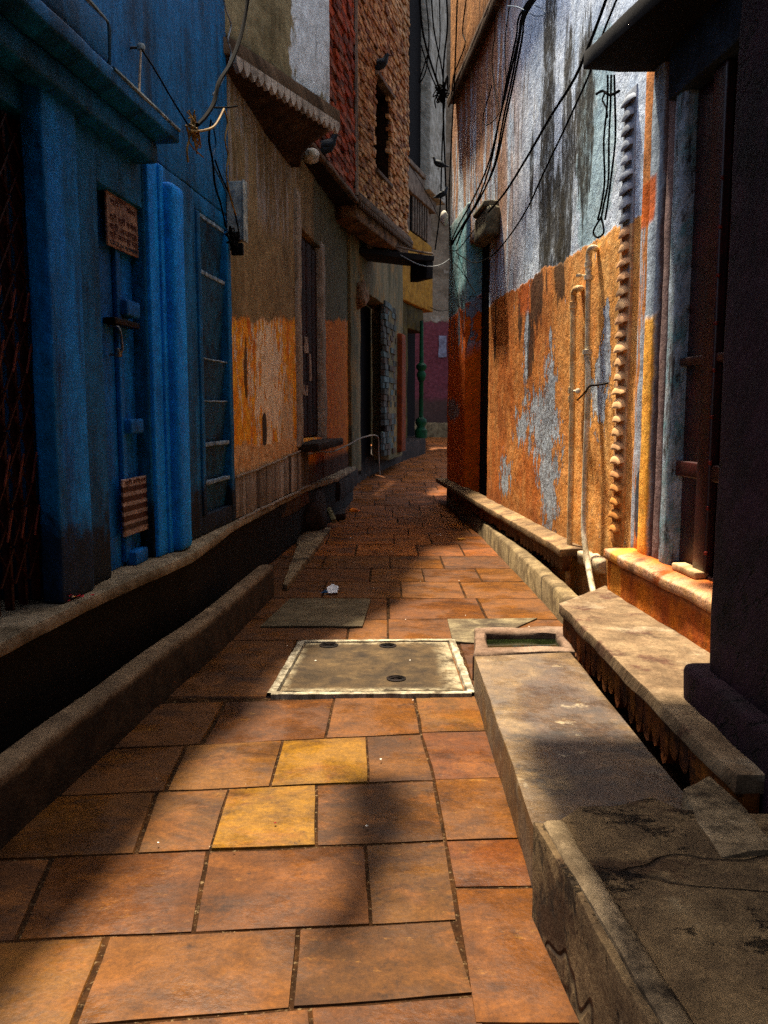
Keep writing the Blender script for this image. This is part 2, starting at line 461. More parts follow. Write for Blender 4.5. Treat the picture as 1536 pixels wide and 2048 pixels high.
e1 = m2.ma('MAXIMUM', m2.ma('MAXIMUM', m2.sm(m2.wc()[0], .86, .97), m2.sm(m2.wc()[1], .07, .0)), m2.ma('MAXIMUM', m2.sm(m2.wc()[0], .05, .0), m2.sm(m2.wc()[1], .93, .99)))
m2.lay('#94896e', m2.ma('MULTIPLY', e1, m2.sm(m2.noise(9, 8, .8, off=8), .38, .6)), .8).grime(op=.7, sc_=4, a=.52, b=.68)
q.build("slab", m2.done(.5, 30, .006), mh)
q = MB()
def strip(pp, w, z, amp=.006):
    for (a, b) in pp:
        nn = max(2, int((b-a).length/.03)); t = (b-a).normalized(); no = Vector((-t.y, t.x))
        row = []
        for i in range(nn+1):
            c_ = a+(b-a)*i/nn; w1 = w*(1+.35*mno.noise(Vector((c_.x*20, c_.y*20, 2)))); w2 = w*(1+.35*mno.noise(Vector((c_.x*20, c_.y*20, 7))))
            for k_, zz in ((-w1, -.01), (-w1*.7, z), (w2*.7, z), (w2, -.01)):
                p = c_+no*k_; row.append(Vector((p.x, p.y, zz+mno.noise(Vector((p.x*15, p.y*15, 0)))*.002)))
        q.add(row, [(i*4+j, i*4+j+1, (i+1)*4+j+1, (i+1)*4+j) for i in range(nn) for j in range(3)], lambda k: (row[k].x, row[k].y))
cs = [lerp4(.015, .02), lerp4(.985, .02), lerp4(.985, .98), lerp4(.015, .98)]
strip([(cs[0], cs[1]), (cs[1], cs[2]), (cs[2], cs[3]), (cs[3], cs[0])], .024, .014)
m = M("whitewash_rim", .9, 'UV'); m.base('#8f8670', '#aaa28c', '#5c5240', sc_=9); m.grime(op=.6, sc_=14, a=.52, b=.64)
q.build("rim", m.done(.6, 50, .006), mh)
IRON = simple("dark_iron", '#0c0a09', '#1d1512', .5, 30, .6)
for (a, b, sx) in ((.20, .88, .05), (.57, .86, .045), (.62, .24, .045)):
    p = lerp4(a, b); q = MB()
    q.lathe((p.x, p.y, .012), [(sx, 0), (sx*1.02, .004), (sx*.8, .005), (sx*.75, .001), (.001, .001)], 18)
    o = q.build("lifting_hole", IRON, mh)
    q = MB(); q.tube([(p.x-sx*.6, p.y, .014), (p.x, p.y, .021), (p.x+sx*.6, p.y, .014)], .005, 6); q.build("bar", IRON, o)
# second pale slab beyond
q = MB(); P = [G(520, 1256), G(725, 1256), G(742, 1200), G(580, 1200)]
q.prism(P, -.02, .012, r=.005, res=.12, amp=.003)
m = M("pale_slab", .7, 'UV'); m.base('#4a3f2a', '#3c3220', '#5a4e38', sc_=3); m.grime(op=.5, sc_=3, a=.55, b=.7)
tag(q.build("stone_slab", m.done(.5, 30, .008)), "greenish grey flagstone lying in the paving beyond the drain cover", "flagstone")
q = MB(); P = [G(905, 1285), G(965, 1290), G(1075, 1238), G(895, 1241)]
q.prism(P, -.02, .010, r=.004, res=.12, amp=.004)
m = M("pale_slab2", .7, 'UV'); m.base('#4a3f2c', '#352a1c', '#6d6248', sc_=5); m.grime(op=.6, sc_=4, a=.5, b=.65)
tag(q.build("stone_slab", m.done(.5, 30, .008)), "worn mottled flagstone at the far side of the stone basin", "flagstone")

# ------------------------------------------------------------------ stone materials
def stone(name, *cols, rough=.85, dark='#17100a', da=.5, db=.68, dop=.7, light=None, coord='UV', st=(1, 1, 1), bump=.6, bd=.012, sc_=3):
    m = M(name, rough, coord); m.base(*cols, sc_=sc_)
    m.lay(dark, m.sm(m.noise(2.6, 9, .72, st, off=5), da, db), dop)
    if light: m.lay(light, m.sm(m.noise(4.2, 9, .75, st, off=15), .56, .68), .6)
    m.lay('#0f0b07', m.sm(m.noise(22, 6, .7, off=40), .64, .74), .5)
    return m.done(bump, 45, bd, mid=7)
def kerbmat():
    k = M("kerb_cement", .85, 'UV'); k.base('#6d5a42', '#806a50', '#544432', sc_=3)
    k.lay('#241a11', k.sm(k.ma('ADD', k.v, k.ma('MULTIPLY', k.ma('SUBTRACT', k.noise(6, 8, .7), .5), .06)), .395, .37), .93, var='#3a2a1c')  # face darker than the top: its shade is put into the colour
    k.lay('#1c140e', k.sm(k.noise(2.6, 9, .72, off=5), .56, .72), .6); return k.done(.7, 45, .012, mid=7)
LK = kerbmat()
LPM = stone("black_plinth", '#0c0a08', '#14100c', '#080706', dark='#040303', light='#20180f', rough=.75, st=(2, .5, 1))  # near black: the shade on the plinth face is put into the colour
LEDM = stone("ledge_top", '#8c7c62', '#a39276', '#645640', dark='#20170e', da=.48, db=.7)  # pale: light on the ledge lip is put into the colour
RK = stone("right_kerb", '#6f5f44', '#83714f', '#54452e', dark='#1d130a', light='#a8946a', st=(3, .7, 1))
BLK = stone("block_stone", '#4f3c28', '#6a553a', '#38281a', dark='#150d08', da=.46, db=.62, dop=.85, light='#a39273')
STP = stone("step_stone", '#78664a', '#8a775a', '#5e4e38', dark='#17110b', da=.52, db=.64, dop=.85, light='#8c8068', bd=.02)
RED = stone("red_sandstone", '#6d5848', '#7d6a58', '#584434', dark='#2c1810', light='#a8907c')

# left kerb: a rounded cement lip along the drain
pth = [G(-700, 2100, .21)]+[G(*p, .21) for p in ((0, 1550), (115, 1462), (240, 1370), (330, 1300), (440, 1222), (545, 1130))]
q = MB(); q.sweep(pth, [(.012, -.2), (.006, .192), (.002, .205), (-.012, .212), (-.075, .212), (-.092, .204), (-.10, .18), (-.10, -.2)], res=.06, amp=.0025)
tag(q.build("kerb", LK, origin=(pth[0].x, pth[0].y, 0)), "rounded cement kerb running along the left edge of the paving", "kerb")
q = MB(); q.prism([G(565, 1180), G(575, 1182), G(648, 1085), G(600, 1085)], -.02, .045, r=.012, res=.08, amp=.005)
tag(q.build("stone_step", STP), "low cement step just past the end of the left kerb", "step")
q = MB(); q.prism([G(592, 1093), G(640, 1090), G(662, 1060), G(600, 1062)], -.02, .03, r=.012, res=.08, amp=.006)
tag(q.build("stone_step", STP), "thin cement slab behind the low step on the left", "step")

# left plinth under the blue and brown houses
PZ = .5
pl = [G(*p, PZ) for p in ((-500, 1560), (0, 1285), (175, 1197), (300, 1143), (385, 1107), (470, 1046), (540, 1010), (615, 972))]
pl.append(Vector((-.52, 9.6))); pl.append(Vector((-.38, 11.4)))
q = MB(); q.sweep(pl, [(-.035, -.2), (-.035, .25), (-.03, .44)], res=.1, amp=.008, zf=lambda y: 0)
q.sweep(pl, [(-.6, .43), (-.03, .437), (-.004, .445), (.0, .475), (-.008, .496), (-.03, .502), (-.6, .5)], res=.07, amp=.007, zf=lambda y: 0)
lp = thing("stone_plinth", (-1.2, 4, 0), "black stained stone plinth with worn pale lip carrying the blue house", "plinth")
# split face and lip into two parts
q1 = MB(); q1.sweep(pl, [(-.6, -.2), (-.04, -.2), (-.035, .25), (-.032, .44), (-.6, .44)], res=.1, amp=.008, zf=lambda y: 0); q1.build("plinth_wall", LPM, lp)
q1 = MB(); q1.sweep(pl, [(-.6, .441), (-.03, .441), (-.004, .449), (.0, .475), (-.008, .494), (-.03, .500), (-.6, .499)], res=.06, amp=.0045, zf=lambda y: 0); q1.build("ledge", LEDM, lp)

# ------------------------------------------------------------------ blue house
def bluemat(name, cols, dark='#010a14', dop=.7, low=True, streak='#1c7fb0', rough=.6):
    m = M(name, rough, 'UV'); m.base(*cols, sc_=2.2, st=(2.2, .5, 1))
    m.lay(dark, m.sm(m.noise(2.2, 9, .72, (2.4, .5, 1), off=4), .5, .70), dop)
    m.lay(streak, m.sm(m.noise(14, 8, .8, (1, .4, 1), off=24), .68, .74), .35)
    m.lay('#2b1410', m.sm(m.noise(6, 9, .8, off=64), .64, .70), .85)
    m.lay('#7fb0c8', m.sm(m.noise(30, 8, .8, off=74), .70, .74), .6)
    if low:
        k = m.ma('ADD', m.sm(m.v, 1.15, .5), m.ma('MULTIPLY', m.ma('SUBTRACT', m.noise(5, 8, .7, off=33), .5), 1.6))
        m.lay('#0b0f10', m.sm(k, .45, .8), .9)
    return m.done(.5, 40, .01)
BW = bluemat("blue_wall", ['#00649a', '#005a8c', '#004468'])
BB = bluemat("sunlit_blue_tone", ['#008cec', '#0498f4', '#007cdc'], dark='#0a3c80', dop=.45, low=False, streak='#3f9be8')  # brighter than the wall: raking sunlight painted into the blue
BD = bluemat("blue_door_paint", ['#0068b8', '#0274c4', '#014e88'], dop=.5, low=False)
BM = bluemat("blue_left_pilaster", ['#007cd8', '#0488dc', '#02649c'], dark='#022444', dop=.85, low=True, streak='#3f9be8')  # also brightened in colour, as if the sun raked it
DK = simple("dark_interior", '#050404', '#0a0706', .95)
GATE = simple("rusty_red_gate", '#3a140c', '#240c08', .55, 20, .3)
bh = thing("blue_house", (-1.3, 4, .5), "deep blue painted house front on the left above the black plinth", "house")
HB = 4.15
q = MB()
s1, s2, s3, s4 = B.s(105), B.s(212), B.s(300), B.s(385)
s5, s6, sE = B.s(400), B.s(461), B.s(468)
q.rbox(B, s1, s2, -.32, 0, .5, 2.5, r=.012, amp=.004)               # panel left of the door
q.rbox(B, s3, s5, -.32, 0, .5, 2.5, r=.012, amp=.004)
q.rbox(B, s6, sE, -.32, .0, .5, 2.5, r=.01, amp=.004)
q.rbox(B, 4.5, sE, -.32, .0, 2.5, HB, r=.012, res=.2, amp=.006); q.rbox(B, 4.0, 4.5, -.32, .0, 2.5, 3.5, r=.0, res=.2, amp=.006); q.rbox(B, 3.5, 4.0, -.32, .0, 2.5, 3.25, r=.0, res=.2, amp=.006); q.rbox(B, 2.55, 3.5, -.32, .0, 2.5, 3.05, r=.0, res=.2, amp=.006)
q.rbox(B, s5+.001, s6-.001, -.31, -.002, .5, .62, r=.01, amp=.003)
q.rbox(B, s5+.001, s6-.001, -.31, -.002, B.px(430, 445)[1], 2.499, r=.01, amp=.003)
q.rbox(B, s2+.001, s3-.001, -.31, -.004, 2.22, 2.499, r=.01, amp=.003)
q.rbox(B, 2.55, s1-.001, -.31, -.03, 2.32, 2.499, r=.01, amp=.003)
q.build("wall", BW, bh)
q = MB(); q.rbox(B, 2.3, s1, -.8, -.33, .5, 2.5, r=0); q.rbox(B, s1, sE, -.6, -.33, .5, 2.5, r=0); q.build("dark_room", DK, bh)
# pilasters
q = MB(); q.rbox(B, B.s(92), B.s(160), -.05, .035, .5, 2.46, r=.012, res=.06, amp=.004); q.build("pilaster", BM, bh)
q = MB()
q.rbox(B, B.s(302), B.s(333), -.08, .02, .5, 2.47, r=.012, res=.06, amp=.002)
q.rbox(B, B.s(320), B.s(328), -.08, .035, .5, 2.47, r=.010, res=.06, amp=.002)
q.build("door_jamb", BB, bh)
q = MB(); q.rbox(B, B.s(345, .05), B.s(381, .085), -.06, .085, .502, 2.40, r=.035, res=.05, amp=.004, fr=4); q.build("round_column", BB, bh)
# door
dr = MB(); dr.rbox(B, s2, s3, -.14, -.07, .5, 2.22, r=.006, res=.15, amp=.002)
sd0, sd1 = B.s(238, -.07), B.s(296, -.07)
dr.rbox(B, sd0-.03, sd0+.02, -.07, -.045, .52, 2.2, r=.008, amp=.002); dr.rbox(B, B.s(283, -.05), B.s(293, -.05), -.07, -.05, .52, 2.2, r=.008, amp=.002)
door = dr.build("door", BD, bh)
def zB(u, v, d): return B.px(u, v, d)[1]
for (va, vb) in ((602, 634), (838, 868), (1105, 1135)):
    q = MB(); q.rbox(B, sd0, B.s(280, -.03), -.07, -.01, zB(260, vb, -.03), zB(260, va, -.03), r=.012, res=.05, amp=.002); q.build("rail", BD, door)
STEEL = simple("worn_steel", '#8f8d88', '#5a5854', .35, 30, .9)
q = MB(); sh = B.s(247, .0); zt, zb = zB(247, 652, .0), zB(247, 710, .0)
q.tube([B.p(sh, -.06, zt), B.p(sh, -.01, zt-.01), B.p(sh+.004, -.0, (zt+zb)/2), B.p(sh+.006, -.005, zb+.01), B.p(sh+.006, -.06, zb)], .0065, 8)
q.rbox(B, sh-.012, sh+.022, -.03, -.004, zb-.012, zb+.03, r=.008, res=.02)
q.build("handle", STEEL, door)
q = MB(); q.rbox(B, sh-.03, B.s(278, -.03), -.07, -.01, zt+.005, zt+.035, r=.006, res=.03); q.build("bolt", IRON, door)
# slab over the door with upstand
q = MB(); sC = B.s(375, .2); z0c, z1c = B.px(375, 300, .2)[1], B.px(375, 288, .2)[1]
q.rbox(B, 2.5, sC, -.02, .2, z0c, z0c+.06, r=.01, res=.08, amp=.006)
q.rbox(B, 2.5, sC-.02, -.02, .10, z0c-.10, z0c-.001, r=.02, res=.1, amp=.004)
q.build("canopy_slab", BW, bh)
q = MB(); sU = B.s(252, .2); q.rbox(B, 2.5, sU, .001, .19, z0c+.061, B.px(243, 66, .19)[1], r=.03, res=.07, amp=.008)
q.build("canopy_parapet", BW, bh)
q = MB(); q.tube([B.p(sU-.004, .18, z0c+.07), B.p(sU, .185, z0c+.2), B.p(sU-.004, .18, B.px(243, 66, .19)[1]-.01), B.p(sU-.25, .18, B.px(243, 66, .19)[1]+.003), B.p(sU-1.2, .18, B.px(243, 66, .19)[1]+.003)], .011, 6, False)
q.tube([B.p(sU, .197, z0c+.058), B.p(sC, .197, z0c+.058)], .009, 6, False)
WPL = stone("lit_edge_tone", '#9aa09c', '#6f7b80', '#2d4a58', dark='#12303c', da=.5, db=.6, coord='Object')
q.build("pale_lit_edge", WPL, bh)  # pale tubes paint the lit rims of slab and parapet
# louvred window
lw = MB()
zt_, zb_ = B.px(430, 448)[1], .62
lw.rbox(B, s5, s5+.06, -.08, .012, zb_, zt_, r=.008, amp=.003); lw.rbox(B, s6-.04, s6, -.08, .012, zb_, zt_, r=.008, amp=.003)
win = lw.build("louvre_window", BW, bh)
SL = simple("slat_dark", '#0c3c58', '#10202a', .6, 5, c3='#0a4c6c')
SLE = simple("slat_edge_lit_tone", '#5c7486', '#304c60', .8, 18, c3='#93a4ae')  # pale tone paints light along the slats' top edges
vs_ = [455, 560, 722, 803, 888, 962]
zs = [B.px(430, v, -.02)[1] for v in vs_]+[.60]
for i, z in enumerate(zs[:-1]):
    q = MB(); a, b = s5+.055, s6-.035; dz = z-zs[i+1]
    pts = [B.p(a, -.012, z), B.p(b, -.012, z), B.p(b, -.05, z-dz*.99), B.p(a, -.05, z-dz*.99), B.p(a, -.03, z), B.p(b, -.03, z), B.p(b, -.068, z-dz*.99), B.p(a, -.068, z-dz*.99)]
    q.add(pts, [(0, 1, 2, 3), (4, 7, 6, 5), (0, 4, 5, 1), (3, 2, 6, 7), (0, 3, 7, 4), (1, 5, 6, 2)], lambda k: (pts[k].y, pts[k].z))
    o = q.build("slat", SL, win, flat=True)
    th_ = .016 if i in (0, 1, 4, 5) else .006
    q = MB(); q.rbox(B, a+.003, b-.003, -.032, -.006+(.006 if i > 3 else 0), z-th_*.5, z+th_, r=.004, res=.05, amp=.003, fr=9); q.build("slat_edge", SLE, o)
# gate
gt = thing("dummy", (0, 0, 0), "x", "x"); bpy.data.objects.remove(gt)
q = MB()
for i in range(11):
    s = s1-.05-i*.095; q.rbox(B, s-.008, s+.008, -.09, -.06, .52, 2.3, r=0, res=9)
gate = q.build("folding_gate", GATE, bh, label="rusty dark red folding lattice gate")
q = MB()
for i in range(10):
    s = s1-.05-i*.095
    for k in range(12):
        z = .62+k*.14
        q.tube([B.p(s, -.055, z), B.p(s-.095, -.055, z+.13)], .005, 4, False); q.tube([B.p(s-.095, -.05, z), B.p(s, -.05, z+.13)], .005, 4, False)
q.build("lattice", GATE, gate)
RIV = simple("gate_rod", '#7a3a2a', '#54261c', .5, 30, .4)
for i in range(3):
    for k, v in enumerate((590, 690, 905, 1010)):
        q = MB(); s = s1-.06-i*.095; z = zB(75, v, -.04)
        q.tube([B.p(s, -.04, z), B.p(s-.045, -.04, z-.11)], .004, 5, False); q.build("rod", RIV, gate)
# white meter box at the corner
q = MB(); a0, a1 = B.s(448, .1), B.s(486, .1); zz0, zz1 = B.px(470, 470, .1)[1], B.px(470, 350, .1)[1]
mb_ = thing("meter_box", B.p(a0, .05, zz0), "white metal electric meter box on the far corner of the blue house", "meter box")
WM = simple("chalky_white_metal", '#a9aa9c', '#80867f', .6, 8, c3='#5c6a70')
q.rbox(B, sE-.09, sE-.005, .002, .11, zz0, zz1, r=.01, res=.04, amp=.002); q.build("box", WM, mb_)
q = MB(); q.rbox(B, sE-.10, sE+.0, .11, .12, zz0-.01, zz1+.008, r=.004, res=.04, amp=.002); q.build("cover", WM, mb_)
q = MB(); q.rbox(B, sE-.07, sE-.03, .02, .10, zz0-.09, zz0-.012, r=.01, res=.04); q.build("terminal_block", IRON, mb_)
# rod bracket
q = MB(); a, z = B.px(282, 95, .05); a2, zz2 = B.px(286, 214, .19)
q.tube([B.p(a, .0, z), B.p(a, .05, z), B.p(a2, .17, zz2)], .006, 6, False)
o = q.build("rod_bracket", simple("pale_rusty_rod", '#6b5a44', '#3a2a1c', .6, 20, .3)); tag(o, "thin rusty rod bracket fixed high on the blue wall above the door", "bracket")
q2 = MB(); q2.lathe(B.p(a, .05, z-.015), [(.004, 0), (.018, .004), (.02, .02), (.012, .032), (.002, .034)], 10)
q2.build("knob", WM, o)

# sign plates on the door
def text_mesh(body, size, mt, parent, place, name="lettering", ext=.0008, width=None):
    cu = bpy.data.curves.new("t", 'FONT'); cu.body = body; cu.size = size; cu.extrude = ext
    cu.align_x = 'CENTER'; cu.align_y = 'CENTER'
    ob = bpy.data.objects.new("t", cu); col.objects.link(ob)
    dg = bpy.context.evaluated_depsgraph_get(); dg.update()
    me = bpy.data.meshes.new_from_object(ob.evaluated_get(dg)); bpy.data.objects.remove(ob)
    if not len(me.vertices): return
    xs_ = [v.co.x for v in me.vertices]; k = 1 if not width else width/(max(xs_)-min(xs_)); cx = (max(xs_)+min(xs_))/2
    q = MB(); pts = [place((v.co.x-cx)*k, v.co.y, v.co.z) for v in me.vertices]
    q.add(pts, [tuple(p.vertices) for p in me.polygons], lambda i: (0, 0)); return q.build(name, mt, parent, flat=True)
INKR = simple("sign_ink_red", '#4a1512', '#2d0d0b', .7, 30); INKB = simple("sign_ink_blue", '#122f42', '#0c2030', .7, 30)
PLATE = simple("cream_sign_plate", '#a5836c', '#8a6a58', .5, 12, c3='#6b4a3c')
def plate(name, us, vs, lab, mt):
    d = -.03
    sa, sb = B.s(us[0], d), B.s(us[1], d); za = B.px((us[0]+us[1])/2, vs[1], d)[1]; zb2 = B.px((us[0]+us[1])/2, vs[0], d)[1]
    th_ = thing(name, B.p((sa+sb)/2, d, za), lab, "sign plate")
    q = MB(); q.rbox(B, sa, sb, d-.012, d, za, zb2, r=.004, res=.05, amp=.0); q.build("plate", mt, th_)
    return th_, sa, sb, za, zb2, d
th_, sa, sb, za, zb2, d = plate("notice_sign", (229, 288), (398, 508), "cream enamel plate with red lettering near the top of the blue door", PLATE)
hh = zb2-za; cs_ = (sa+sb)/2; wd_ = (sb-sa)*.88
def pl_(cz): return lambda x, y, z: B.p(cs_+x, d+.001+z, cz+y)
q = MB()
arc = [B.p(cs_+math.cos(R(a))*wd_*.42, d+.001, za+hh*.66+math.sin(R(a))*hh*.2) for a in range(0, 181, 12)]
for i, (body, fz, sz, ink) in enumerate((("श्री श्री गणेश", .50, .13, INKR), ("श्री अखण्ड", .34, .13, INKR), ("श्री आनन्द मठ", .20, .13, INKR), ("CK.2.24 वाराणसी", .07, .09, INKB))):
    text_mesh(body, hh*sz*1.1, ink, th_, pl_(za+hh*fz), width=wd_)
nA = 11
for i, ch in enumerate("श्री नमः शिवाय".split()):
    a_ = R(145-i*55); text_mesh(ch, hh*.12, INKR, th_, (lambda ax: (lambda x, y, z: B.p(cs_+math.cos(ax)*wd_*.36+x, d+.001+z, za+hh*.68+math.sin(ax)*hh*.16+y)))(a_), width=wd_*.3)
m = M("striped_plate", .5, 'UV', warp=.004)
th2, sa, sb, za, zb2, d = plate("notice_sign", (240, 298), (955, 1068), "rusty cream and brown striped plate near the foot of the blue door", PLATE)
hh = zb2-za
m.base('#9a7f72', '#7c5f54', '#b09a8e', sc_=30)
for k in range(4):
    z_ = za+hh*(.76-.17*k); m.lay('#3c1710', m.rect(None, None, z_, z_+hh*.10, .003), .95)
m.lay('#2a110c', m.rect(None, None, za+hh*.10, za+hh*.2, .006), .9); m.lay('#2a110c', m.sm(m.noise(25, 8, .8), .58, .66), .8)
for ch in th2.children: ch.data.materials[0] = m.done(.4, 60, .003)
for i, fz in enumerate((.93,)): text_mesh("श्री विश्वनाथ", hh*.10, INKR, th2, (lambda x, y, z: B.p((sa+sb)/2+x, d+.001+z, za+hh*.93+y)), width=(sb-sa)*.85)

# petals left on the plinth
q = MB(); pc = G(128, 1193, .51)
for i in range(60):
    x = pc.x+random.gauss(0, .045); y = pc.y+random.gauss(0, .03); z = .505+random.random()*.03; a = random.random()*6.3; r_ = random.uniform(.006, .013)
    P = [Vector((x+math.cos(a+k)*r_, y+math.sin(a+k)*r_, z+random.uniform(-.006, .009))) for k in (0, 1.3, 3.1, 4.6)]
    q.quad(P, [(0, 0)]*4, random.choice([0, 0, .35, .6, 1]))
m = M("petals", .7, 'Object'); m.tint(['#b3121c', '#c42030', '#d8b8a0', '#c8951c']); PET = m.done(.1)
tag(q.build("petal_heap", PET, origin=(pc.x, pc.y, .5)), "small heap of red and cream flower petals on the ledge of the black plinth", "petals")

# ------------------------------------------------------------------ brown stucco house
m = M("brown_stucco", .9, 'UV', warp=.05)
m.base('#85704c', '#957f5a', '#6d5a3a', sc_=1.5, st=(1.5, .8, 1))
m.lay('#9a948e', m.ma('MULTIPLY', m.rect(5.6, 8.3, 2.7, 3.6, .12), m.sm(m.noise(3.2, 8, .7, (3, .4, 1)), .48, .6)), .8)
m.lay('#3a2d1c', m.sm(m.noise(2.6, 8, .7, (2, .45, 1), off=9), .55, .72), .6)
sa_, za_ = S.px(470, 640); sb_, zb__ = S.px(600, 640)
# the sloping top edge of the painted band
U_, V_ = m.wc()
edge = m.ma('SUBTRACT', m.ma('ADD', m.ma('MULTIPLY', m.ma('SUBTRACT', U_, sa_), (zb__-za_)/(sb_-sa_)), za_), V_)
orange = m.sm(edge, -.03, .03)
m.lay('#dc8418', orange, 1., .6, var='#ecac30')
m.lay('#c05a10', m.ma('MULTIPLY', orange, m.sm(m.noise(3.4, 8, .7, (2, .6, 1), off=19), .52, .66)), .9)
m.lay('#e8d4b0', m.ma('MULTIPLY', orange, m.blob(S.px(540, 760)[0], S.px(540, 760)[1], .6, .75, .24, .03, 2.2, 6, (1.6, .6, 1))), .9, -.6, var='#e0ccac')
m.lay('#d0b48c', m.ma('MULTIPLY', orange, m.blob(S.px(575, 860)[0], S.px(575, 860)[1], .4, .55, .35, .05, 1.1, 7, (1.5, .5, 1), 4)), .9, -.5, var='#b59a74')
m.lay('#ecdcc0', m.ma('MULTIPLY', orange, m.sm(m.noise(4.2, 10, .8, (2, .7, 1), off=119), .55, .59)), .85, -.5)
m.lay('#1c1009', m.blob(S.px(529, 862)[0], S.px(529, 862)[1], .10, .19, .2, .06, .3, 9), .95)
m.lay('#2c1a0c', m.blob(S.px(492, 740)[0], S.px(492, 740)[1], .06, .30, .2, .06, .9, 9), .85)
m.lay('#cfa878', m.ma('MULTIPLY', m.rect(5.5, 8.2, None, .99, .01), 1.0), .95, 0, var='#bd8a54')
# wall beyond the door: green grey over orange
sg, zg = S.px(650, 645); sg2, zg2 = S.px(715, 655)
far = m.sm(m.u, 9.0, 9.1)
m.lay('#464a3a', m.ma('MULTIPLY', far, m.sm(m.ma('SUBTRACT', 1.0, orange), .5, .6)), .85, 0, var='#5c5a44')
m.lay('#b4560c', m.ma('MULTIPLY', far, orange), .85, 0, var='#c8701a')
m.lay('#6f7780', m.ma('MULTIPLY', far, m.sm(m.noise(4, 9, .75, (2.5, .5, 1), off=88), .60, .66)), .85, -.5)
m.lay('#100b07', m.sm(m.v, .78, .66), .9)
m.grime(op=.45, sc_=5, a=.55, b=.75)
STUC = m.done(.7, 35, .015, mid=5)
sh_ = thing("stucco_house", (-1.05, 7.5, .5), "brown stucco house with orange painted dado and overhanging upper room beyond the blue house", "house")
e0, e1, e2, e3 = 5.715, S.s(600), S.s(645), S.s(714)
zD0, zD1 = .96, S.px(600, 452)[1]
q = MB()
q.rbox(S, e0, e1, -.3, 0, .3, 4.0, r=.012, res=.13, amp=.008); q.rbox(S, e2, e3, -.3, 0, .3, 4.0, r=.015, res=.13, amp=.01)
q.rbox(S, e1+.001, e2-.001, -.3, -.004, .3, zD0, r=.02, res=.12, amp=.01); q.rbox(S, e1+.001, e2-.001, -.3, -.004, zD1, 4.0, r=.02, res=.12, amp=.01)
q.build("wall", STUC, sh_)
JM = stone("pale_jamb", '#8a7a64', '#7c7060', '#a09484', dark='#3a2f22', light='#9a9080', st=(2, .5, 1))
q = MB(); q.rbox(S, e1-.17, e1+.0, -.2, .035, .9, 3.25, r=.02, res=.08, amp=.01); q.build("door_jamb", JM, sh_)
q = MB(); q.rbox(S, e2-.01, e2+.22, -.2, .012, .9, 3.05, r=.03, res=.08, amp=.014); q.build("door_jamb", JM, sh_)
WDR = stone("old_brown_door", '#2a130b', '#3c1c10', '#1c0e08', dark='#0a0504', light='#4a2c1e', coord='UV', st=(6, .3, 1))
q = MB(); q.rbox(S, e1, e2, -.12, -.07, zD0, zD1, r=.005, amp=.002)
dd = q.build("door", WDR, sh_)
for k in range(4):
    q = MB(); w_ = (e2-e1)/4; q.rbox(S, e1+k*w_+.015, e1+(k+1)*w_-.015, -.07, -.05, zD0+.02, zD1-.04, r=.006, res=.2, amp=.002); q.build("board", WDR, dd)
for (u_, v_, w_, h_) in ((606, 690, .10, .16), (614, 735, .05, .28), (604, 780, .12, .1)):
    q = MB(); s_, z_ = S.px(u_+6, v_, -.05); q.rbox(S, s_-w_, s_+w_, -.049, -.045, z_-h_/2, z_+h_/2, r=.001, res=.05, amp=.01, fr=8)
    q.build("torn_poster", simple("torn_paper", '#a89684', '#6b5648', .9, 20), dd)
# overhanging upper room
U0, U1 = Vector((-1.0, 5.76)), G(662, 240, 3.52)
def off(a, b, e):      # shift a->b line to its right by e
    t = (b-a).normalized(); n_ = Vector((t.y, -t.x)); return n_*e
m = M("upper_stucco", .9, 'Object', warp=.03); 
UF = Frame(U0, U1)
m = M("upper_stucco", .9, 'UV', warp=.04); m.base('#8a7a58', '#9a8a66', '#6d6042', sc_=1.6)
pu = UF.px(620, 80)
m.lay('#c8ccca', m.blob(UF.px(622, 70)[0]+.05, UF.px(622, 40)[1]+.1, .42, .95, .12, .08, 1.0, 3.5, (1.6, .6, 1)), .95, .4, var='#dde4e4')
m.lay('#4a3f28', m.sm(m.noise(2.2, 8, .72, (2.5, .35, 1), off=9), .53, .7), .7)
m.lay('#7d7a72', m.ma('MULTIPLY', m.sm(m.noise(3, 8, .75, (2, .6, 1), off=29), .56, .66), m.rect(None, None, 3.6, 4.1, .1)), .6)
UPM = m.done(.7, 35, .015)
bk = Vector((-.95, 8.0))
q = MB(); q.rbox(UF, -.3, UF.L, -.35, 0, 3.62, 4.48, r=.02, res=.14, amp=.01)
q.prism([U1+off(U0, U1, -.02), U1+off(U0, U1, -.3)+Vector((-.2, 0)), bk-Vector((.2, 0)), bk+Vector((.05, 0))], 3.62, 4.48, r=0, res=.6)
q.build("upper_wall", UPM, sh_)
CRN = stone("stained_cornice", '#5f4a36', '#745e48', '#443424', dark='#1c140c', light='#a08c74', coord='UV')
q = MB()
o1, o2 = off(U0, U1, .05), off(U0, U1, .05)
top = [Vector((-1.15, 5.62)), U0+o1, U1+o1+Vector((.03, .05)), bk+Vector((.12, 0)), Vector((-1.2, 8.0))]
bot = [Vector((-1.15, 6.0)), G(474, 240, 3.40), G(603, 304, 3.40), Vector((-.74, 7.9)), Vector((-1.2, 8.0))]
q.prism(top, 3.50, 3.60, r=.012, res=.1, amp=.006); q.build("cornice", CRN, sh_)
q = MB(); q.prism(bot, 3.40, 3.49, r=.01, res=.12, amp=.008, poly_top=[p+Vector((.0, 0)) for p in [top[0], U0+off(U0, U1, .03), U1+off(U0, U1, .02), bk+Vector((.08, 0)), top[-1]]]); q.build("soffit", stone("shade_toned_soffit", '#3a2c20', '#4c3a2a', '#241a12', dark='#0e0905', light='#6d5a48'), sh_)  # underside darkened in colour to stand in for its shade
q = MB(); L_ = UF.L+.03
nT = 17
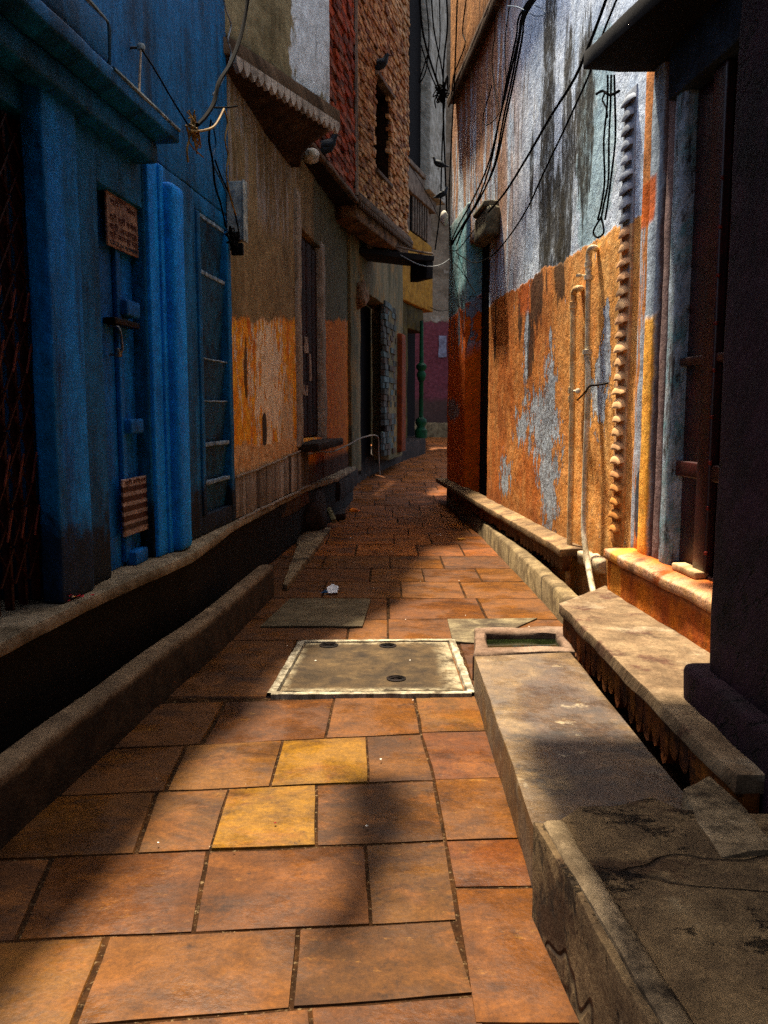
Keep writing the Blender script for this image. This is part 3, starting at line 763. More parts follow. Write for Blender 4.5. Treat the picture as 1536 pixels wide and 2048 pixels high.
for i in range(nT):
    a = L_*i/nT; w_ = L_/nT
    ou = [(a+.004, 3.50), (a+.004, 3.455), (a+w_*.28, 3.425), (a+w_*.5, 3.405), (a+w_*.72, 3.425), (a+w_-.004, 3.455), (a+w_-.004, 3.50)]
    f_ = [UF.p(s_, .062, z_) for s_, z_ in ou]; b_ = [UF.p(s_, .03, z_) for s_, z_ in ou]; nn = len(ou)
    q.add(f_+b_, [tuple(range(nn))]+[(k, nn+k, nn+(k+1) % nn, (k+1) % nn) for k in range(nn)], lambda k: (0, 0))
q.build("scalloped_trim", stone("trim_stone", '#978877', '#b0a290', dark='#2c2218', coord='Object'), sh_, flat=True)
# weathered plank panel against the plinth
q = MB(); PD = .0
pf = Frame(G(470, 1040, .5)+Vector((.01, 0)), G(615, 971, .5)+Vector((.01, 0)))
n = 26; x = 0
q.rbox(pf, .0, pf.L, -.03, -.012, .50, .77, r=0, res=.3)
pb = q.build("plank_panel", WDR); tag(pb, "weathered grey plank panel leaning on the plinth below the orange wall", "wooden panel")
GW = M("weathered_wood", .9, 'UV'); GW.tint(['#2c251e', '#7a6e60', '#9a8e80', '#4c4238', '#b8aea0']); GW.lay('#120d09', GW.sm(GW.noise(30, 8, .7, (3, .2, 1)), .5, .65), .7); GW = GW.done(.6, 60, .006, (4, .3, 1))
q = MB()
while x < pf.L:
    w_ = random.uniform(.05, .16); w_ = min(w_, pf.L-x); h_ = .785+.085*x/pf.L+random.uniform(-.012, .008)
    q.rbox(pf, x+.002, x+w_-.002, -.012, random.uniform(.0, .01), .505+random.uniform(0, .01), h_, r=.003, res=.1, amp=.002, ti=random.random()); x += w_
q.build("boards", GW, pb)
q = MB(); q.tube([pf.p(t_*pf.L, .012, .50+random.uniform(-.006, .006)) for t_ in [i/14 for i in range(15)]], .012, 6); q.tube([pf.p(t_*pf.L, .006, .79+.085*t_+random.uniform(-.006, .006)) for t_ in [i/14 for i in range(15)]], .008, 6)
q.build("edge_batten", simple("pale_batten", '#94897a', '#5e5446', .8, 20), pb)
# pale hose along the dado
hs = [S.px(u, v, .12) for u, v in ((618, 908), (640, 903), (665, 903), (700, 888), (722, 876))]
q = MB(); q.tube([S.p(s_, .12, z_) for s_, z_ in hs]+[T.p(T.s(738), .12, T.px(738, 872)[1]), T.p(T.s(741), .12, T.px(741, 905)[1]), T.p(T.s(741), .14, T.px(741, 950)[1])], .010, 6)
tag(q.build("water_hose", simple("pale_hose", '#8a7c6a', '#5d5144', .6, 20)), "pale hose sagging along the foot of the orange dado", "hose")

# rubble and shelf under the second door
RB = stone("rubble_stone", '#2c211a', '#3c2e24', '#1b1410', dark='#0c0806', light='#55443a')
def rock(c, sx, sy, sz, seed, amp=.25):
    bm = bmesh.new(); bmesh.ops.create_icosphere(bm, subdivisions=3, radius=1)
    pts = []
    for v in bm.verts:
        p = v.co.copy(); p = p*(1+amp*mno.noise(p*1.3+Vector((seed, 0, 0)))+amp*.3*mno.noise(p*4+Vector((seed, 3, 0)))); pts.append(Vector((c[0]+p.x*sx, c[1]+p.y*sy, c[2]+p.z*sz)))
    bm.verts.index_update(); fs = [tuple(v.index for v in f.verts) for f in bm.faces]; bm.free()
    q = MB(); q.add(pts, fs, lambda k: (pts[k].x*3, pts[k].y*3+pts[k].z*3)); return q
p = G(618, 1040); q = rock((-.80, 9.0, .18), .20, .55, .34, 3); tag(q.build("boulder", RB), "rounded dark boulder bulging from the plinth foot beneath the plank panel", "boulder")
p = G(668, 1035); q = MB(); q.prism([G(630, 1045), G(692, 1040), G(690, 1022), G(640, 1026)], 0, .07, r=.02, res=.08, amp=.015); tag(q.build("stone_block", RB), "flat dark broken stone lying on the paving beside the boulder", "stone")
q = rock((G(655, 1025).x, G(655, 1025).y+.1, .09), .10, .12, .07, 9); tag(q.build("stone_block", RB), "small lumpy dark stone resting on the flat broken stone", "stone")
q = MB(); q.tube([tuple(G(652, 1015, .1))+(.12,), tuple(G(658, 1030, .1))+(.16,), tuple(G(668, 1038, .1))+(.08,)], .03, 6); tag(q.build("plaster_scrap", simple("green_tint", '#5d5a3c', '#7d7250', .9, 20)), "pale green tinged plaster scrap draped over the small stone", "scrap")
# stone steps in front of the brown house door
q = MB(); q.prism([G(640, 990), G(700, 975), G(735, 955), G(705, 945), G(640, 960)], 0, .22, r=.03, res=.12, amp=.03); tag(q.build("stone_step", RB), "lower dark broken step before the narrow brown door", "step")
q = MB(); q.prism([Vector((-.78, 9.6)), Vector((-.50, 9.7)), Vector((-.36, 11.8)), Vector((-.6, 11.8))], .2, .44, r=.03, res=.12, amp=.03); tag(q.build("stone_step", RB), "upper dark stone step under the orange wall beside the doorway", "step")
q = MB(); q.prism([S.p(e1-.1, .0, 0).xy, S.p(e1-.1, .2, 0).xy, S.p(e2+.15, .2, 0).xy, S.p(e2+.15, .0, 0).xy], .86, .94, r=.02, res=.1, amp=.02); tag(q.build("door_sill", RB), "dark broken sill stone sticking out below the brown door", "sill")

# ------------------------------------------------------------------ brick house
m = M("old_brick", .9, 'UV'); m.tint(['#84502c', '#a8703e', '#c0925c', '#68402a', '#d0a878', '#946038']); m.grime(op=.6, sc_=8, a=.5, b=.66, c='#1a0d06'); m.lay('#b59468', m.sm(m.noise(20, 8, .7, off=8), .6, .7), .4)
BRK = m.done(.8, 60, .01)
m = M("red_brick", .9, 'UV'); m.tint(['#9a3c1c', '#ac4c24', '#7a3018', '#542816', '#986450', '#bc5426']); m.grime(op=.6, sc_=6, a=.48, b=.66, c='#180c06'); m.lay('#6b5a4c', m.sm(m.noise(2.5, 8, .7, off=8), .55, .66), .6)
BRR = m.done(.8, 60, .01)
MOR = simple("dark_mortar", '#1f130b', '#2c1c10', .95, 20, coord='UV')
bk_h = thing("brick_house", (-.3, 10.2, 3.7), "tall bare brick house with one narrow window opening overhanging the alley", "house")
def bricks(F_, s0, s1, z0, z1, bw, bh, holes, mt, parent, dj=.012, name="brickwork"):
    q = MB(); z = z0; row = 0
    while z < z1:
        s = s0-(bw*.5 if row % 2 else 0)
        while s < s1:
            w_ = bw*random.uniform(.8, 1.2); a, b = max(s, s0), min(s+w_, s1); c_ = (a+b)/2
            if b-a > .02 and not any(h[0] < c_ < h[1] and h[2] < z+bh/2 < h[3] for h in holes) and random.random() > .015:
                d_ = random.uniform(-dj, dj*1.6)
                z_a = z+random.uniform(-.002, .002)
                f = [F_.p(a+.004, d_, z_a+.004), F_.p(b-.004, d_+random.uniform(-.004, .004), z_a+.004), F_.p(b-.004, d_, z_a+bh-.008), F_.p(a+.004, d_+random.uniform(-.004, .004), z_a+bh-.008)]
                k_ = [F_.p(a, -.05, z_a+.002), F_.p(b, -.05, z_a+.002), F_.p(b, -.05, z_a+bh-.004), F_.p(a, -.05, z_a+bh-.004)]
                uv8 = [(a, z), (b, z), (b, z+bh), (a, z+bh)]*2
                q.add(f+k_, [(0, 1, 2, 3), (0, 4, 5, 1), (1, 5, 6, 2), (2, 6, 7, 3), (3, 7, 4, 0)], lambda i: uv8[i], random.random())
            s += w_
        z += bh; row += 1
    return q.build(name, mt, parent, flat=True)
ZB = 3.67
bricks(K1, 0, K1.L-.02, ZB, 6.4, .22, .062, [], BRR, bk_h)
h0, h1 = K2.s(752), K2.s(780); hz0, hz1 = K2.px(765, 352)[1], K2.px(760, 165)[1]
bricks(K2, .02, K2.L, ZB+.1, 7.7, .13, .055, [(h0, h1, hz0, hz1)], BRK, bk_h, dj=.011)
q = MB()
q.rbox(K1, 0, K1.L, -.3, -.03, ZB, 6.35, r=0, res=1); q.rbox(K2, 0, h0, -.3, -.03, ZB, 7.6, r=0, res=1); q.rbox(K2, h1, K2.L, -.3, -.03, ZB, 7.6, r=0, res=1)
q.rbox(K2, h0, h1, -.3, -.03, ZB, hz0, r=0, res=1); q.rbox(K2, h0, h1, -.3, -.03, hz1, 7.6, r=0, res=1)
q.build("wall", MOR, bk_h, flat=True)
q = MB(); q.rbox(K2, h0, h1, -.32, -.29, hz0, hz1, r=0)
wn = q.build("window", DK, bk_h)
q = MB(); q.rbox(K2, h0-.06, h1+.10, -.05, .05, hz1, hz1+.05, r=.008, amp=.006); q.build("lintel", CRN, wn)
q = MB(); q.rbox(K2, h0-.03, h1+.03, -.05, .035, hz0-.05, hz0, r=.008, amp=.006); q.build("sill", CRN, wn)
q = MB(); q.tube([K1.p(K1.L, .02, ZB+.05+i*.3) for i in range(20)], .022, 6); q.build("corner_bead", JM, bk_h)
q = MB(); q.rbox(K2, .0, K2.L, -.3, .07, ZB-.02, ZB+.05, r=.015, res=.1, amp=.008); q.rbox(K2, 0, K2.L, -.3, .04, ZB+.05, ZB+.1, r=.01, res=.1, amp=.006)
q.rbox(K1, 0, K1.L, -.3, .05, ZB-.05, ZB, r=.015, res=.1, amp=.01)
for i in range(34):
    a = K2.L*i/34; ou = [(a+.006, ZB-.02), (a+.045, ZB-.085), (a+.082, ZB-.02)]
    f_ = [K2.p(s_, .065, z_) for s_, z_ in ou]; b_ = [K2.p(s_, .035, z_) for s_, z_ in ou]
    q.add(f_+b_, [(0, 1, 2), (0, 3, 4, 1), (1, 4, 5, 2)], lambda k: (0, 0))
q.build("cornice", CRN, bk_h)
OCB = stone("ochre_beam", '#7a5636', '#906c48', '#5c4028', dark='#1c1108', light='#a58660', da=.46, db=.6, dop=.85)
q = MB(); q.rbox(K2, 0.02, K2.L, -.3, .0, 3.47, ZB-.021, r=.02, res=.12, amp=.01); q.build("beam", OCB, bk_h)
q = MB(); q.prism([K1.A+Vector((-.5, 0)), K1.A, K2.A, K2.p(K2.L, 0, 0).xy, Vector((K2.p(K2.L, 0, 0).x-1.2, 13.0)), Vector((-1.6, 10))], ZB-.06, ZB-.03, r=0, res=.5); q.build("soffit", MOR, bk_h)

# ------------------------------------------------------------------ doorway house below and beyond the bricks
m = M("ochre_stain_wall", .9, 'UV'); m.base('#6d6448', '#84704a', '#545036', sc_=1.2, st=(2, .6, 1)); m.lay('#8f6830', m.sm(m.noise(1.6, 7, .7, off=3), .5, .62), .6); m.grime(op=.7, sc_=3, st=(2, .5, 1)); OW = m.done(.7, 30, .015)
dh = thing("doorway_house", (-.1, 13.6, .5), "dim ochre stained house with a tall black doorway beneath the brick wall", "house")
t0, t1, t2, t3 = 0, T.s(722), T.s(778), T.L
zt2 = T.px(722, 575)[1]; zgb = .4
q = MB(); q.rbox(T, t0-.3, t1, -.3, 0, zgb, 5.2, r=.02, res=.2, amp=.012); q.rbox(T, t2, t3, -.3, 0, zgb, 5.2, r=.02, res=.2, amp=.012); q.rbox(T, t1+.001, t2-.001, -.3, -.003, zt2, 5.2, r=.01, res=.2, amp=.012)
q.build("wall", OW, dh)
q = MB(); q.rbox(T, t1, t2, -.5, -.31, zgb, zt2, r=0); q.build("doorway", DK, dh)
BRT = M("teal_brick", .9, 'UV'); BRT.tint(['#4a4a40', '#3c3c34', '#53605c', '#4c3a2c', '#5c5448', '#4f6464']); BRT.grime(op=.6, sc_=6, a=.5, b=.7); BRT = BRT.done(.8, 50, .012)
bricks(T, T.s(770, .02), T.s(793, .02), .5, 3.0, .26, .10, [], BRT, dh, dj=.018, name="brick_pier")
q = MB(); q.rbox(T, T.s(771), T.s(793), -.05, -.01, .5, 3.1, r=0, res=.5); q.build("pier_core", MOR, dh)
q = MB(); q.rbox(T, T.s(794), T.s(802), -.1, .09, .5, 2.6, r=.02, res=.1, amp=.008); q.build("orange_post", simple("dull_orange", '#7a3208', '#5c2408', .8, 5, coord='UV'), dh)
q = MB(); s_, z_ = T.px(716, 590); q = rock(tuple(T.p(s_, .03, z_)), .10, .12, .17, 5, .5); q.build("broken_plaster", stone("broken_plaster", '#7a5a40', '#94765a', dark='#3a2818'), dh)
q = MB(); lp2 = [G(722, 958), G(770, 938), G(806, 922), G(851, 907)]
q.sweep(lp2, [(-.5, -.2), (0, -.2), (0, .30), (-.02, .33), (-.5, .33)], res=.15, amp=.02); tag(q.build("stone_ledge", RB, origin=(lp2[0].x, lp2[0].y, 0)), "long dark stone ledge at the foot of the black doorway", "ledge")
# awning board poking over the alley
q = MB(); a = Vector((-.22, 12.2)); b = G(868, 540, 3.35)
AF = Frame((-.25, 11.9), (.72, 12.5)); q.rbox(AF, -.1, AF.L, -.5, 0, 3.36, 3.44, r=.01, res=.15, amp=.012); q.rbox(AF, AF.L-.12, AF.L+.0, -.45, -.02, 3.12, 3.359, r=.01, res=.1, amp=.01)
o = q.build("awning_board", simple("black_board", '#0f0c0a', '#1d1712', .8, 8)); tag(o, "black sagging board awning jutting over the alley below the brick wall", "awning")
q = MB(); q.tube([AF.p(0, .02, 3.47), AF.p(.4, .03, 3.50), AF.p(.8, .02, 3.47), AF.p(1.1, .02, 3.46)], .016, 6); q.build("edge_lath", simple("pale_lath", '#6b5c4c', '#4a3c30', .8, 20), o)

# ------------------------------------------------------------------ yellow house with the green column
yh = thing("yellow_house", (.6, 18.8, .6), "ochre yellow house with a green column at the bend of the alley", "house")
YM = stone("ochre_paint", '#a8761c', '#b8862a', '#8f6418', dark='#5a3c10', dop=.4, coord='UV')
YL = stone("olive_paint", '#4a3c10', '#5a4a14', '#332a0c', dark='#161004', coord='UV')
GYM = stone("grey_upper", '#806e5a', '#94826c', '#645444', dark='#3a2c20', light='#a8967e', coord='UV')
def zY(v, u=828): return Y.px(u, v)[1]
ya, yb = Y.s(806), Y.s(858)
q = MB(); q.rbox(Y, -2, yb, -.3, .08, zY(612), zY(505), r=.03, res=.2, amp=.02); q.build("yellow_panel", YM, yh)
q = MB(); q.rbox(Y, -2, yb+.1, -.3, .0, zY(505), 12, r=.02, res=.3, amp=.01); q.build("upper_wall", GYM, yh)
q = MB(); q.rbox(Y, -2, yb, -.3, .05, zY(500), zY(470), r=.02, res=.2, amp=.01); q.build("yellow_band", YM, yh)
q = MB(); q.rbox(Y, -2, Y.s(815), -.3, 0, .6, zY(613), r=.02, res=.3, amp=.02); q.rbox(Y, Y.s(815), Y.s(846), -.3, 0, 3.0, zY(613), r=.02, res=.2, amp=.02); q.build("wall", YL, yh)
q = MB(); q.rbox(Y, Y.s(815), yb, -.8, -.35, .5, 3.2, r=0); q.build("dark_room", DK, yh)
GRN = simple("green_paint", '#0c4824', '#08301a', .5, 6)
q = MB(); cc = Y.p(Y.s(832), .12, 0)
q.lathe((cc.x, cc.y, .62), [(.14, 0), (.14, .18), (.11, .2), (.09, .26), (.13, .34), (.12, .42), (.05, .47), (.05, 1.25), (.08, 1.3), (.11, 1.42), (.07, 1.5), (.12, 1.56), (.12, 1.62), (.05, 1.68), (.04, 2.6)], 14); q.build("column", GRN, yh)
# grilled balcony
bz0, bz1 = zY(468), zY(345)
wb = MB(); wb.rbox(Y, Y.s(818), Y.s(850), -.02, .03, bz0, zY(400), r=0); gr = wb.build("grille_window", DK, yh)
for i in range(7):
    q = MB(); s_ = Y.s(820)+(Y.s(848)-Y.s(820))*i/6; q.rbox(Y, s_-.03, s_+.03, .031, .07, bz0, zY(398), r=.01, res=.5); q.build("bar", GYM, gr)
q = MB(); q.rbox(Y, -.5, yb+.12, .0, .16, zY(350), zY(340), r=.02, res=.2, amp=.01); q.rbox(Y, -.5, yb+.1, .0, .12, zY(398), zY(351), r=.02, res=.2, amp=.01); q.build("balcony_rail", GYM, gr)
WHP = stone("pale_pillar", '#b8b4a0', '#ccc8b6', '#948e7a', dark='#4a4030', dop=.5, coord='UV')
q = MB(); q.rbox(Y, Y.s(836), Y.s(868), .0, .25, zY(372), 12, r=.03, res=.4, amp=.01); q.build("pillar", WHP, yh)
q = MB(); q.rbox(Y, Y.s(812), Y.s(834), .0, .05, zY(335), 12, r=0, res=1); q.build("recess_strip", DK, yh)  # flat dark strip painted in place of a shadowed recess
q = MB(); ls = [G(796, 905), G(850, 897)]; q.prism([G(797, 903), G(851, 897), G(851, 889)+Vector((.0, .8)), G(797, 897)+Vector((-.3, .8))], g(18), g(18)+.32, r=.03, res=.2, amp=.02); tag(q.build("stone_ledge", RB), "short dark ledge under the green column at the bend", "ledge")

# ------------------------------------------------------------------ far house at the bend
m = M("far_wall", .9, 'UV', warp=.08); m.base('#8a7c66', '#9a8c74', '#6d604c', sc_=.8); m.lay('#b0a692', m.sm(m.noise(1.5, 8, .7), .55, .62), .7)
m.lay('#6d3038', m.rect(None, None, None, 3.75, .04), .95, .4, var='#7a3c44'); m.lay('#4a3c30', m.rect(None, None, None, 1.55, .1), .8); m.grime(op=.6, sc_=2)
FW = m.done(.8, 12, .04, mid=2.5)
fh = thing("plum_house", (1.4, 24, .6), "far rough house with plum painted foot closing the alley at the bend", "house")
FF = Frame((-1.5, 24.2), (4.5, 24.9), 1); q = MB(); q.rbox(FF, 0, FF.L, -.5, 0, .5, 14, r=.03, res=.4, amp=.04); q.build("wall", FW, fh)
q = MB(); s_, z_ = FF.px(884, 690); q.rbox(FF, s_-.1, s_+.12, 0.02, .05, z_-.35, z_+.25, r=.004, res=.1, amp=.02, fr=6); q.build("torn_poster", simple("pale_poster", '#8a8c98', '#6a6470', .9, 8), fh)
q = MB(); q.sweep([Vector((-.2, 23.6)), Vector((1.2, 23.0)), Vector((3.4, 22.6))], [(-1.2, -.2), (0, -.2), (0, .34), (-.03, .38), (-1.2, .38)], res=.2, amp=.02); tag(q.build("kerb", RK, origin=(1.2, 23, .5)), "pale cement kerb curving below the far plum wall", "kerb")

# ------------------------------------------------------------------ right hand house: peeling orange and blue
def wp(u, v): return W.px(u, v)
m = M("peeling_wall", .88, 'UV', warp=.035)
m.base('#ccdcec', '#dce8f4', '#b0c4da', sc_=1.6)
m.lay('#8fb8be', m.blob(wp(1190, 290)[0], wp(1190, 290)[1], .4, .8, .1, .1, .8, 4), .6)
m.lay('#dce4ea', m.sm(m.noise(2.4, 9, .75, (1.3, .6, 1), off=7), .58, .66), .6, .3)
# far upper part: rust streaks
sR = wp(985, 300)[0]
m.lay('#b07440', m.ma('MULTIPLY', m.sm(m.u, 7.2, 8.6), m.sm(m.noise(1.9, 8, .7, (3, .35, 1), off=3), .42, .52)), .9, -.3, var='#c08c58')
m.lay('#6b4428', m.ma('MULTIPLY', m.sm(m.u, 6.6, 7.4), m.sm(m.noise(2.7, 8, .75, (4, .3, 1), off=73), .56, .62)), .8, -.3)
# black wet streaks
for (u_, v0_, v1_, w_, t_) in ((1088, -60, 560, .17, .02), (1128, 120, 600, .16, .1), (1165, 60, 400, .20, .12), (1105, 380, 640, .30, .05), (1062, 260, 420, .07, .2)):
    s_, za1 = wp(u_, v1_); zb1 = wp(u_, v0_)[1]
    m.lay('#100e0b', m.ma('MULTIPLY', m.blob(s_, (za1+zb1)/2, w_*1.15, (zb1-za1)*.66, t_, .14, 1.2, 5, (2.2, .45, 1), s_), m.sm(m.noise(11, 10, .8, (1.5, .6, 1), off=s_), .32, .50)), .96, -.2, var='#332e1e')
m.lay('#8fa0b4', m.ma('MULTIPLY', m.rect(wp(1150, 300)[0], wp(1060, 300)[0], 2.3, None, .05), m.sm(m.noise(3.5, 9, .78, (4, .4, 1), off=91), .58, .62)), .8, .3)
ZL = 2.315
orm = m.rect(None, None, None, ZL, .008)
m.lay('#d08238', orm, 1, .9, var='#dc9a56')
m.lay('#b85e1c', m.ma('MULTIPLY', orm, m.ma('MULTIPLY', m.sm(m.u, 5.9, 6.9), m.sm(m.noise(1.8, 7, .7, (1.5, .7, 1), off=2), .40, .60))), .8, 0, var='#c06418')
m.lay('#f0b86c', m.ma('MULTIPLY', orm, m.ma('MULTIPLY', m.sm(m.u, 6.9, 5.6), m.sm(m.noise(2.2, 8, .7, (1.5, .7, 1), off=12), .30, .56))), .85, var='#e8a04c')
m.lay('#9a4010', m.ma('MULTIPLY', orm, m.sm(m.noise(5, 9, .75, (1.6, .5, 1), off=17), .6, .7)), .7)
# peeled patches
for (u_, v_, ru, rv, th2_, o_) in ((1085, 850, .30, .22, .18, 1), (1095, 930, .20, .34, .16, 2), (1042, 850, .22, .12, .22, 3), (1100, 1000, .10, .30, .2, 4), (1053, 700, .07, .35, .2, 5), (1100, 760, .10, .22, .2, 6), (1010, 950, .18, .16, .35, 7), (1030, 1110, .05, .2, .1, 8), (1200, 780, .12, .18, .15, 9), (1212, 700, .06, .22, .2, 11)):
    s_, z_ = wp(u_, v_)
    m.lay('#4a2410', m.ma('MULTIPLY', orm, m.blob(s_, z_, ru*1.5, rv*1.3, th2_-.07, .02, 2.4, 8, (1.8, .8, 1), o_)), .7, .5)
    m.lay('#a4b2c0', m.ma('MULTIPLY', orm, m.blob(s_, z_, ru*1.5, rv*1.3, th2_, .02, 2.4, 8, (1.8, .8, 1), o_)), .95, -.9, var='#b8c4ce')
m.lay('#a8b4c0', m.ma('MULTIPLY', orm, m.sm(m.noise(4.5, 10, .78, (2, .8, 1), off=44), .615, .635)), .9, -.8)
for (u_, v_, ru, rv) in ((1075, 590, .28, .26), (1040, 640, .10, .2), (1120, 560, .16, .16), (1060, 690, .12, .3), (990, 660, .06, .3)):
    s_, z_ = wp(u_, v_); m.lay('#1c130c', m.ma('MULTIPLY', orm, m.blob(s_, z_, ru, rv*1.2, .16, .10, 1.1, 6, (3, .6, 1), u_*.01)), .85)
m.lay('#c05a10', m.ma('MULTIPLY', m.rect(wp(1060, 600)[0], wp(1035, 600)[0], 2.05, 2.30, .03), m.sm(m.noise(3, 6, .7, off=66), .4, .5)), .9)
m.lay('#4a2c18', m.sm(m.v, .55, .36), .45)
m.lay('#24180f', m.sm(m.noise(16, 9, .8, off=71), .62, .70), .75)
m.lay('#f0d8a8', m.ma('MULTIPLY', orm, m.sm(m.noise(13, 10, .8, off=171), .62, .68)), .5)
m.lay('#3c2412', m.sm(m.noise(3, 9, .75, off=77), .60, .74), .45)
PW = m.done(1.0, 26, .022, mid=5)
rh = thing("peeling_house", (1.2, 7, .3), "long house wall with peeling orange dado and stained pale blue upper paint on the right", "house")
wA, wD0, wD1, wC = W.s(1236), W.s(975), W.s(935), W.s(899)
zdt = W.px(955, 470)[1]
q = MB()
q.rbox(W, -3, wD0, -.4, 0, -.2, 6.95, r=.015, res=.11, amp=.010, fr=2)
q.rbox(W, wD0+.001, wC-.01, -.4, -.003, zdt, 6.95, r=.015, res=.15, amp=.010, fr=2)
q.build("wall", PW, rh)
q = MB(); q.rbox(W, wD0, wD1, -.6, -.41, .0, zdt, r=0); q.build("dark_room", DK, rh)
DBR = M("near_black_door", .9, 'UV'); DBR.base('#120e0b', '#1e1812', '#090706', sc_=4); DBR = DBR.done(.8, 30, .02)  # near-black door set in the doorway
q = MB(); q.rbox(W, wD0, wD1, -.4, -.15, .2, zdt, r=.0, res=.2); q.rbox(W, wD0+.08, wD0+.2, -.15, -.12, .3, zdt, r=.01, amp=.004); q.build("door", DBR, rh)
m = M("corner_pilaster_paint", .85, 'UV', warp=.05); m.base('#62a4b0', '#7ab4bc', '#9ab4ba', sc_=2, st=(2, .6, 1)); m.lay('#8a6a4c', m.sm(m.v, 3.3, 3.9), .9)
m.lay('#e8700f', m.rect(None, None, None, 2.45, .03), 1, .8, var='#d45c0a'); m.lay('#c2560c', m.rect(None, None, None, 1.4, .3), .5)
m.lay('#6f8fa0', m.ma('MULTIPLY', m.rect(None, None, 1.9, 2.6, .1), m.sm(m.noise(3, 9, .7, (1.5, .7, 1), off=3), .52, .56)), .9, -.5)
m.lay('#6d7a7c', m.blob(10.9, 1.25, .6, .18, .3, .05, 1.2, 6), .8); m.lay('#1c0f08', m.sm(m.noise(6, 9, .75, off=23), .6, .72), .6); CP = m.done(.9, 25, .02, mid=5)
q = MB(); q.rbox(W, wD1, wC, -.35, .03, .1, 3.6, r=.03, res=.08, amp=.012); q.build("corner_pilaster", CP, rh)
# scalloped band and fluted jamb by the near door
PZ2 = .46
m = M("fluted_paint", .8, 'UV', warp=.02); m.base('#94a4b2', '#a8b4c0', '#748494', sc_=3, st=(4, .6, 1))
a_, b_ = W.s(1262), W.s(1350)
def ws(u): return W.s(u, .06)
m.lay('#cc7c28', m.rect(ws(1285), None, None, None, .01), .9, .3, var='#c87c24')
m.lay('#9fb0bf', m.ma('MULTIPLY', m.rect(ws(1300), ws(1262), None, 2.25, .02), m.sm(m.noise(3, 8, .7, (4, .4, 1)), .45, .5)), .9, .2)
m.lay('#f0a42c', m.rect(ws(1308), ws(1280), None, 1.72, .02), .95, .4, var='#f4b440')
m.lay('#6a4a3c', m.rect(ws(1332), ws(1310), None, None, .012), .85, -.2, var='#6b4a40')
m.lay('#8a9296', m.ma('MULTIPLY', m.rect(None, ws(1330), None, None, .01), m.sm(m.noise(6, 9, .75, (2, .7, 1), off=5), .44, .56)), .9, .3, var='#4f8088')
m.lay('#2e1c18', m.ma('MULTIPLY', m.rect(None, ws(1334), None, None, .01), m.sm(m.noise(7, 9, .75, (2, .5, 1), off=15), .52, .6)), .85)
m.lay('#c05a0c', m.ma('MULTIPLY', m.rect(ws(1300), ws(1262), 2.2, 2.42, .02), 1.0), .95)
m.lay('#46505c', m.blob(ws(1278), .75, .05, .22, .2, .05, .7, 6), .9); m.grime(op=.5, sc_=7, a=.55, b=.7)
FP = m.done(.9, 30, .015)
q = MB(); ZT = 3.02
fl = [(1262, 1284, .05), (1285, 1309, .075), (1311, 1330, .06), (1332, 1352, .08)]
for (u0, u1, d_) in fl:
    q.rbox(W, ws(u1), ws(u0), -.05, d_, PZ2, ZT, r=.035, res=.06, amp=.004, fr=5)
q.build("fluted_jamb", FP, rh)
m = M("scallop_paint", .8, 'UV'); m.base('#dcae78', '#e4bc8c', '#c09068', sc_=4); m.lay('#8798a8', m.sm(m.ma('ADD', m.ma('MULTIPLY', m.sm(m.v, 2.2, 2.4), .5), m.noise(4, 9, .75)), .60, .64), .9); m.lay('#d8861c', m.ma('MULTIPLY', m.sm(m.v, 1.0, .7), .8), .8); m.grime(op=.5, sc_=12, a=.5, b=.66); SCM = m.done(.7, 40, .01)
q = MB(); c0, c1 = W.s(1256), W.s(1233); cw = c1-c0; z = .55
q.rbox(W, c0, c1, -.05, .012, PZ2, ZT, r=.006, res=.1, amp=.003)
while z < 3.0:
    hh_ = random.uniform(.066, .074); cx, cz = (c0+c1)/2, z; pts = []; n_a, n_b = 9, 5; w_ = cw*.5*random.uniform(.62, 1.0); hh_ *= random.uniform(.75, 1.15)
    # a cup moulding: dome above, undercut below
    for j in range(n_b+1):
        for i in range(n_a+1):
            a = math.pi*i/n_a; rr = 1-j/n_b
            s_ = cx-math.cos(a)*w_*(1-.25*(1-rr)); z__ = cz+math.sin(a)*hh_*.80*(.25+.75*rr)-(.012*(1-rr)); d__ = .012+.030*math.sqrt(max(0, 1-rr*rr))*(.9+.1*math.sin(a))
            pts.append(W.p(s_, d__, z__)+nz(W.p(s_, d__, z__), 14)*.003)
    k = n_a+1; fs = [(j*k+i, (j+1)*k+i, (j+1)*k+i+1, j*k+i+1) for j in range(n_b) for i in range(n_a)]; fs.append(tuple(n_b*k+i for i in range(k)))
    fs.append(tuple([j*k for j in range(n_b+1)]+[n_b*k+n_a-0]+[j*k+n_a for j in range(n_b-1, -1, -1)]))
    s0_ = z; q.add(pts, fs, lambda t: (c0+.1, s0_)); z += .080
q.build("scalloped_moulding", SCM, rh)
# near plinth below the jamb and door
m = M("orange_plinth", .85, 'UV', warp=.04); m.base('#a8560c', '#b8660f', '#8a3c0a', sc_=2.5, st=(1.5, .7, 1)); m.lay('#b8986c', m.ma('MULTIPLY', m.sm(m.v, .40, .52), m.sm(m.noise(4, 8, .7), .36, .5)), .85, .3, var='#b59a80')
m.lay('#3c2412', m.sm(m.noise(3.5, 9, .75, (2, .6, 1), off=13), .52, .66), .8); m.lay('#d89030', m.blob(4.45, .32, .10, .3, .2, .1, .5, 5), .7); m.grime(op=.6, sc_=8, a=.56, b=.68); OP = m.done(.9, 28, .02)
sN = W.s(1222, .2)
q = MB(); q.rbox(W, 2.2, sN, -.05, .2, -.2, .445, r=.02, res=.07, amp=.010); q.rbox(W, 2.2, sN+.01, -.05, .215,   .446, .50, r=.012, res=.06, amp=.007); q.build("plinth", OP, rh)
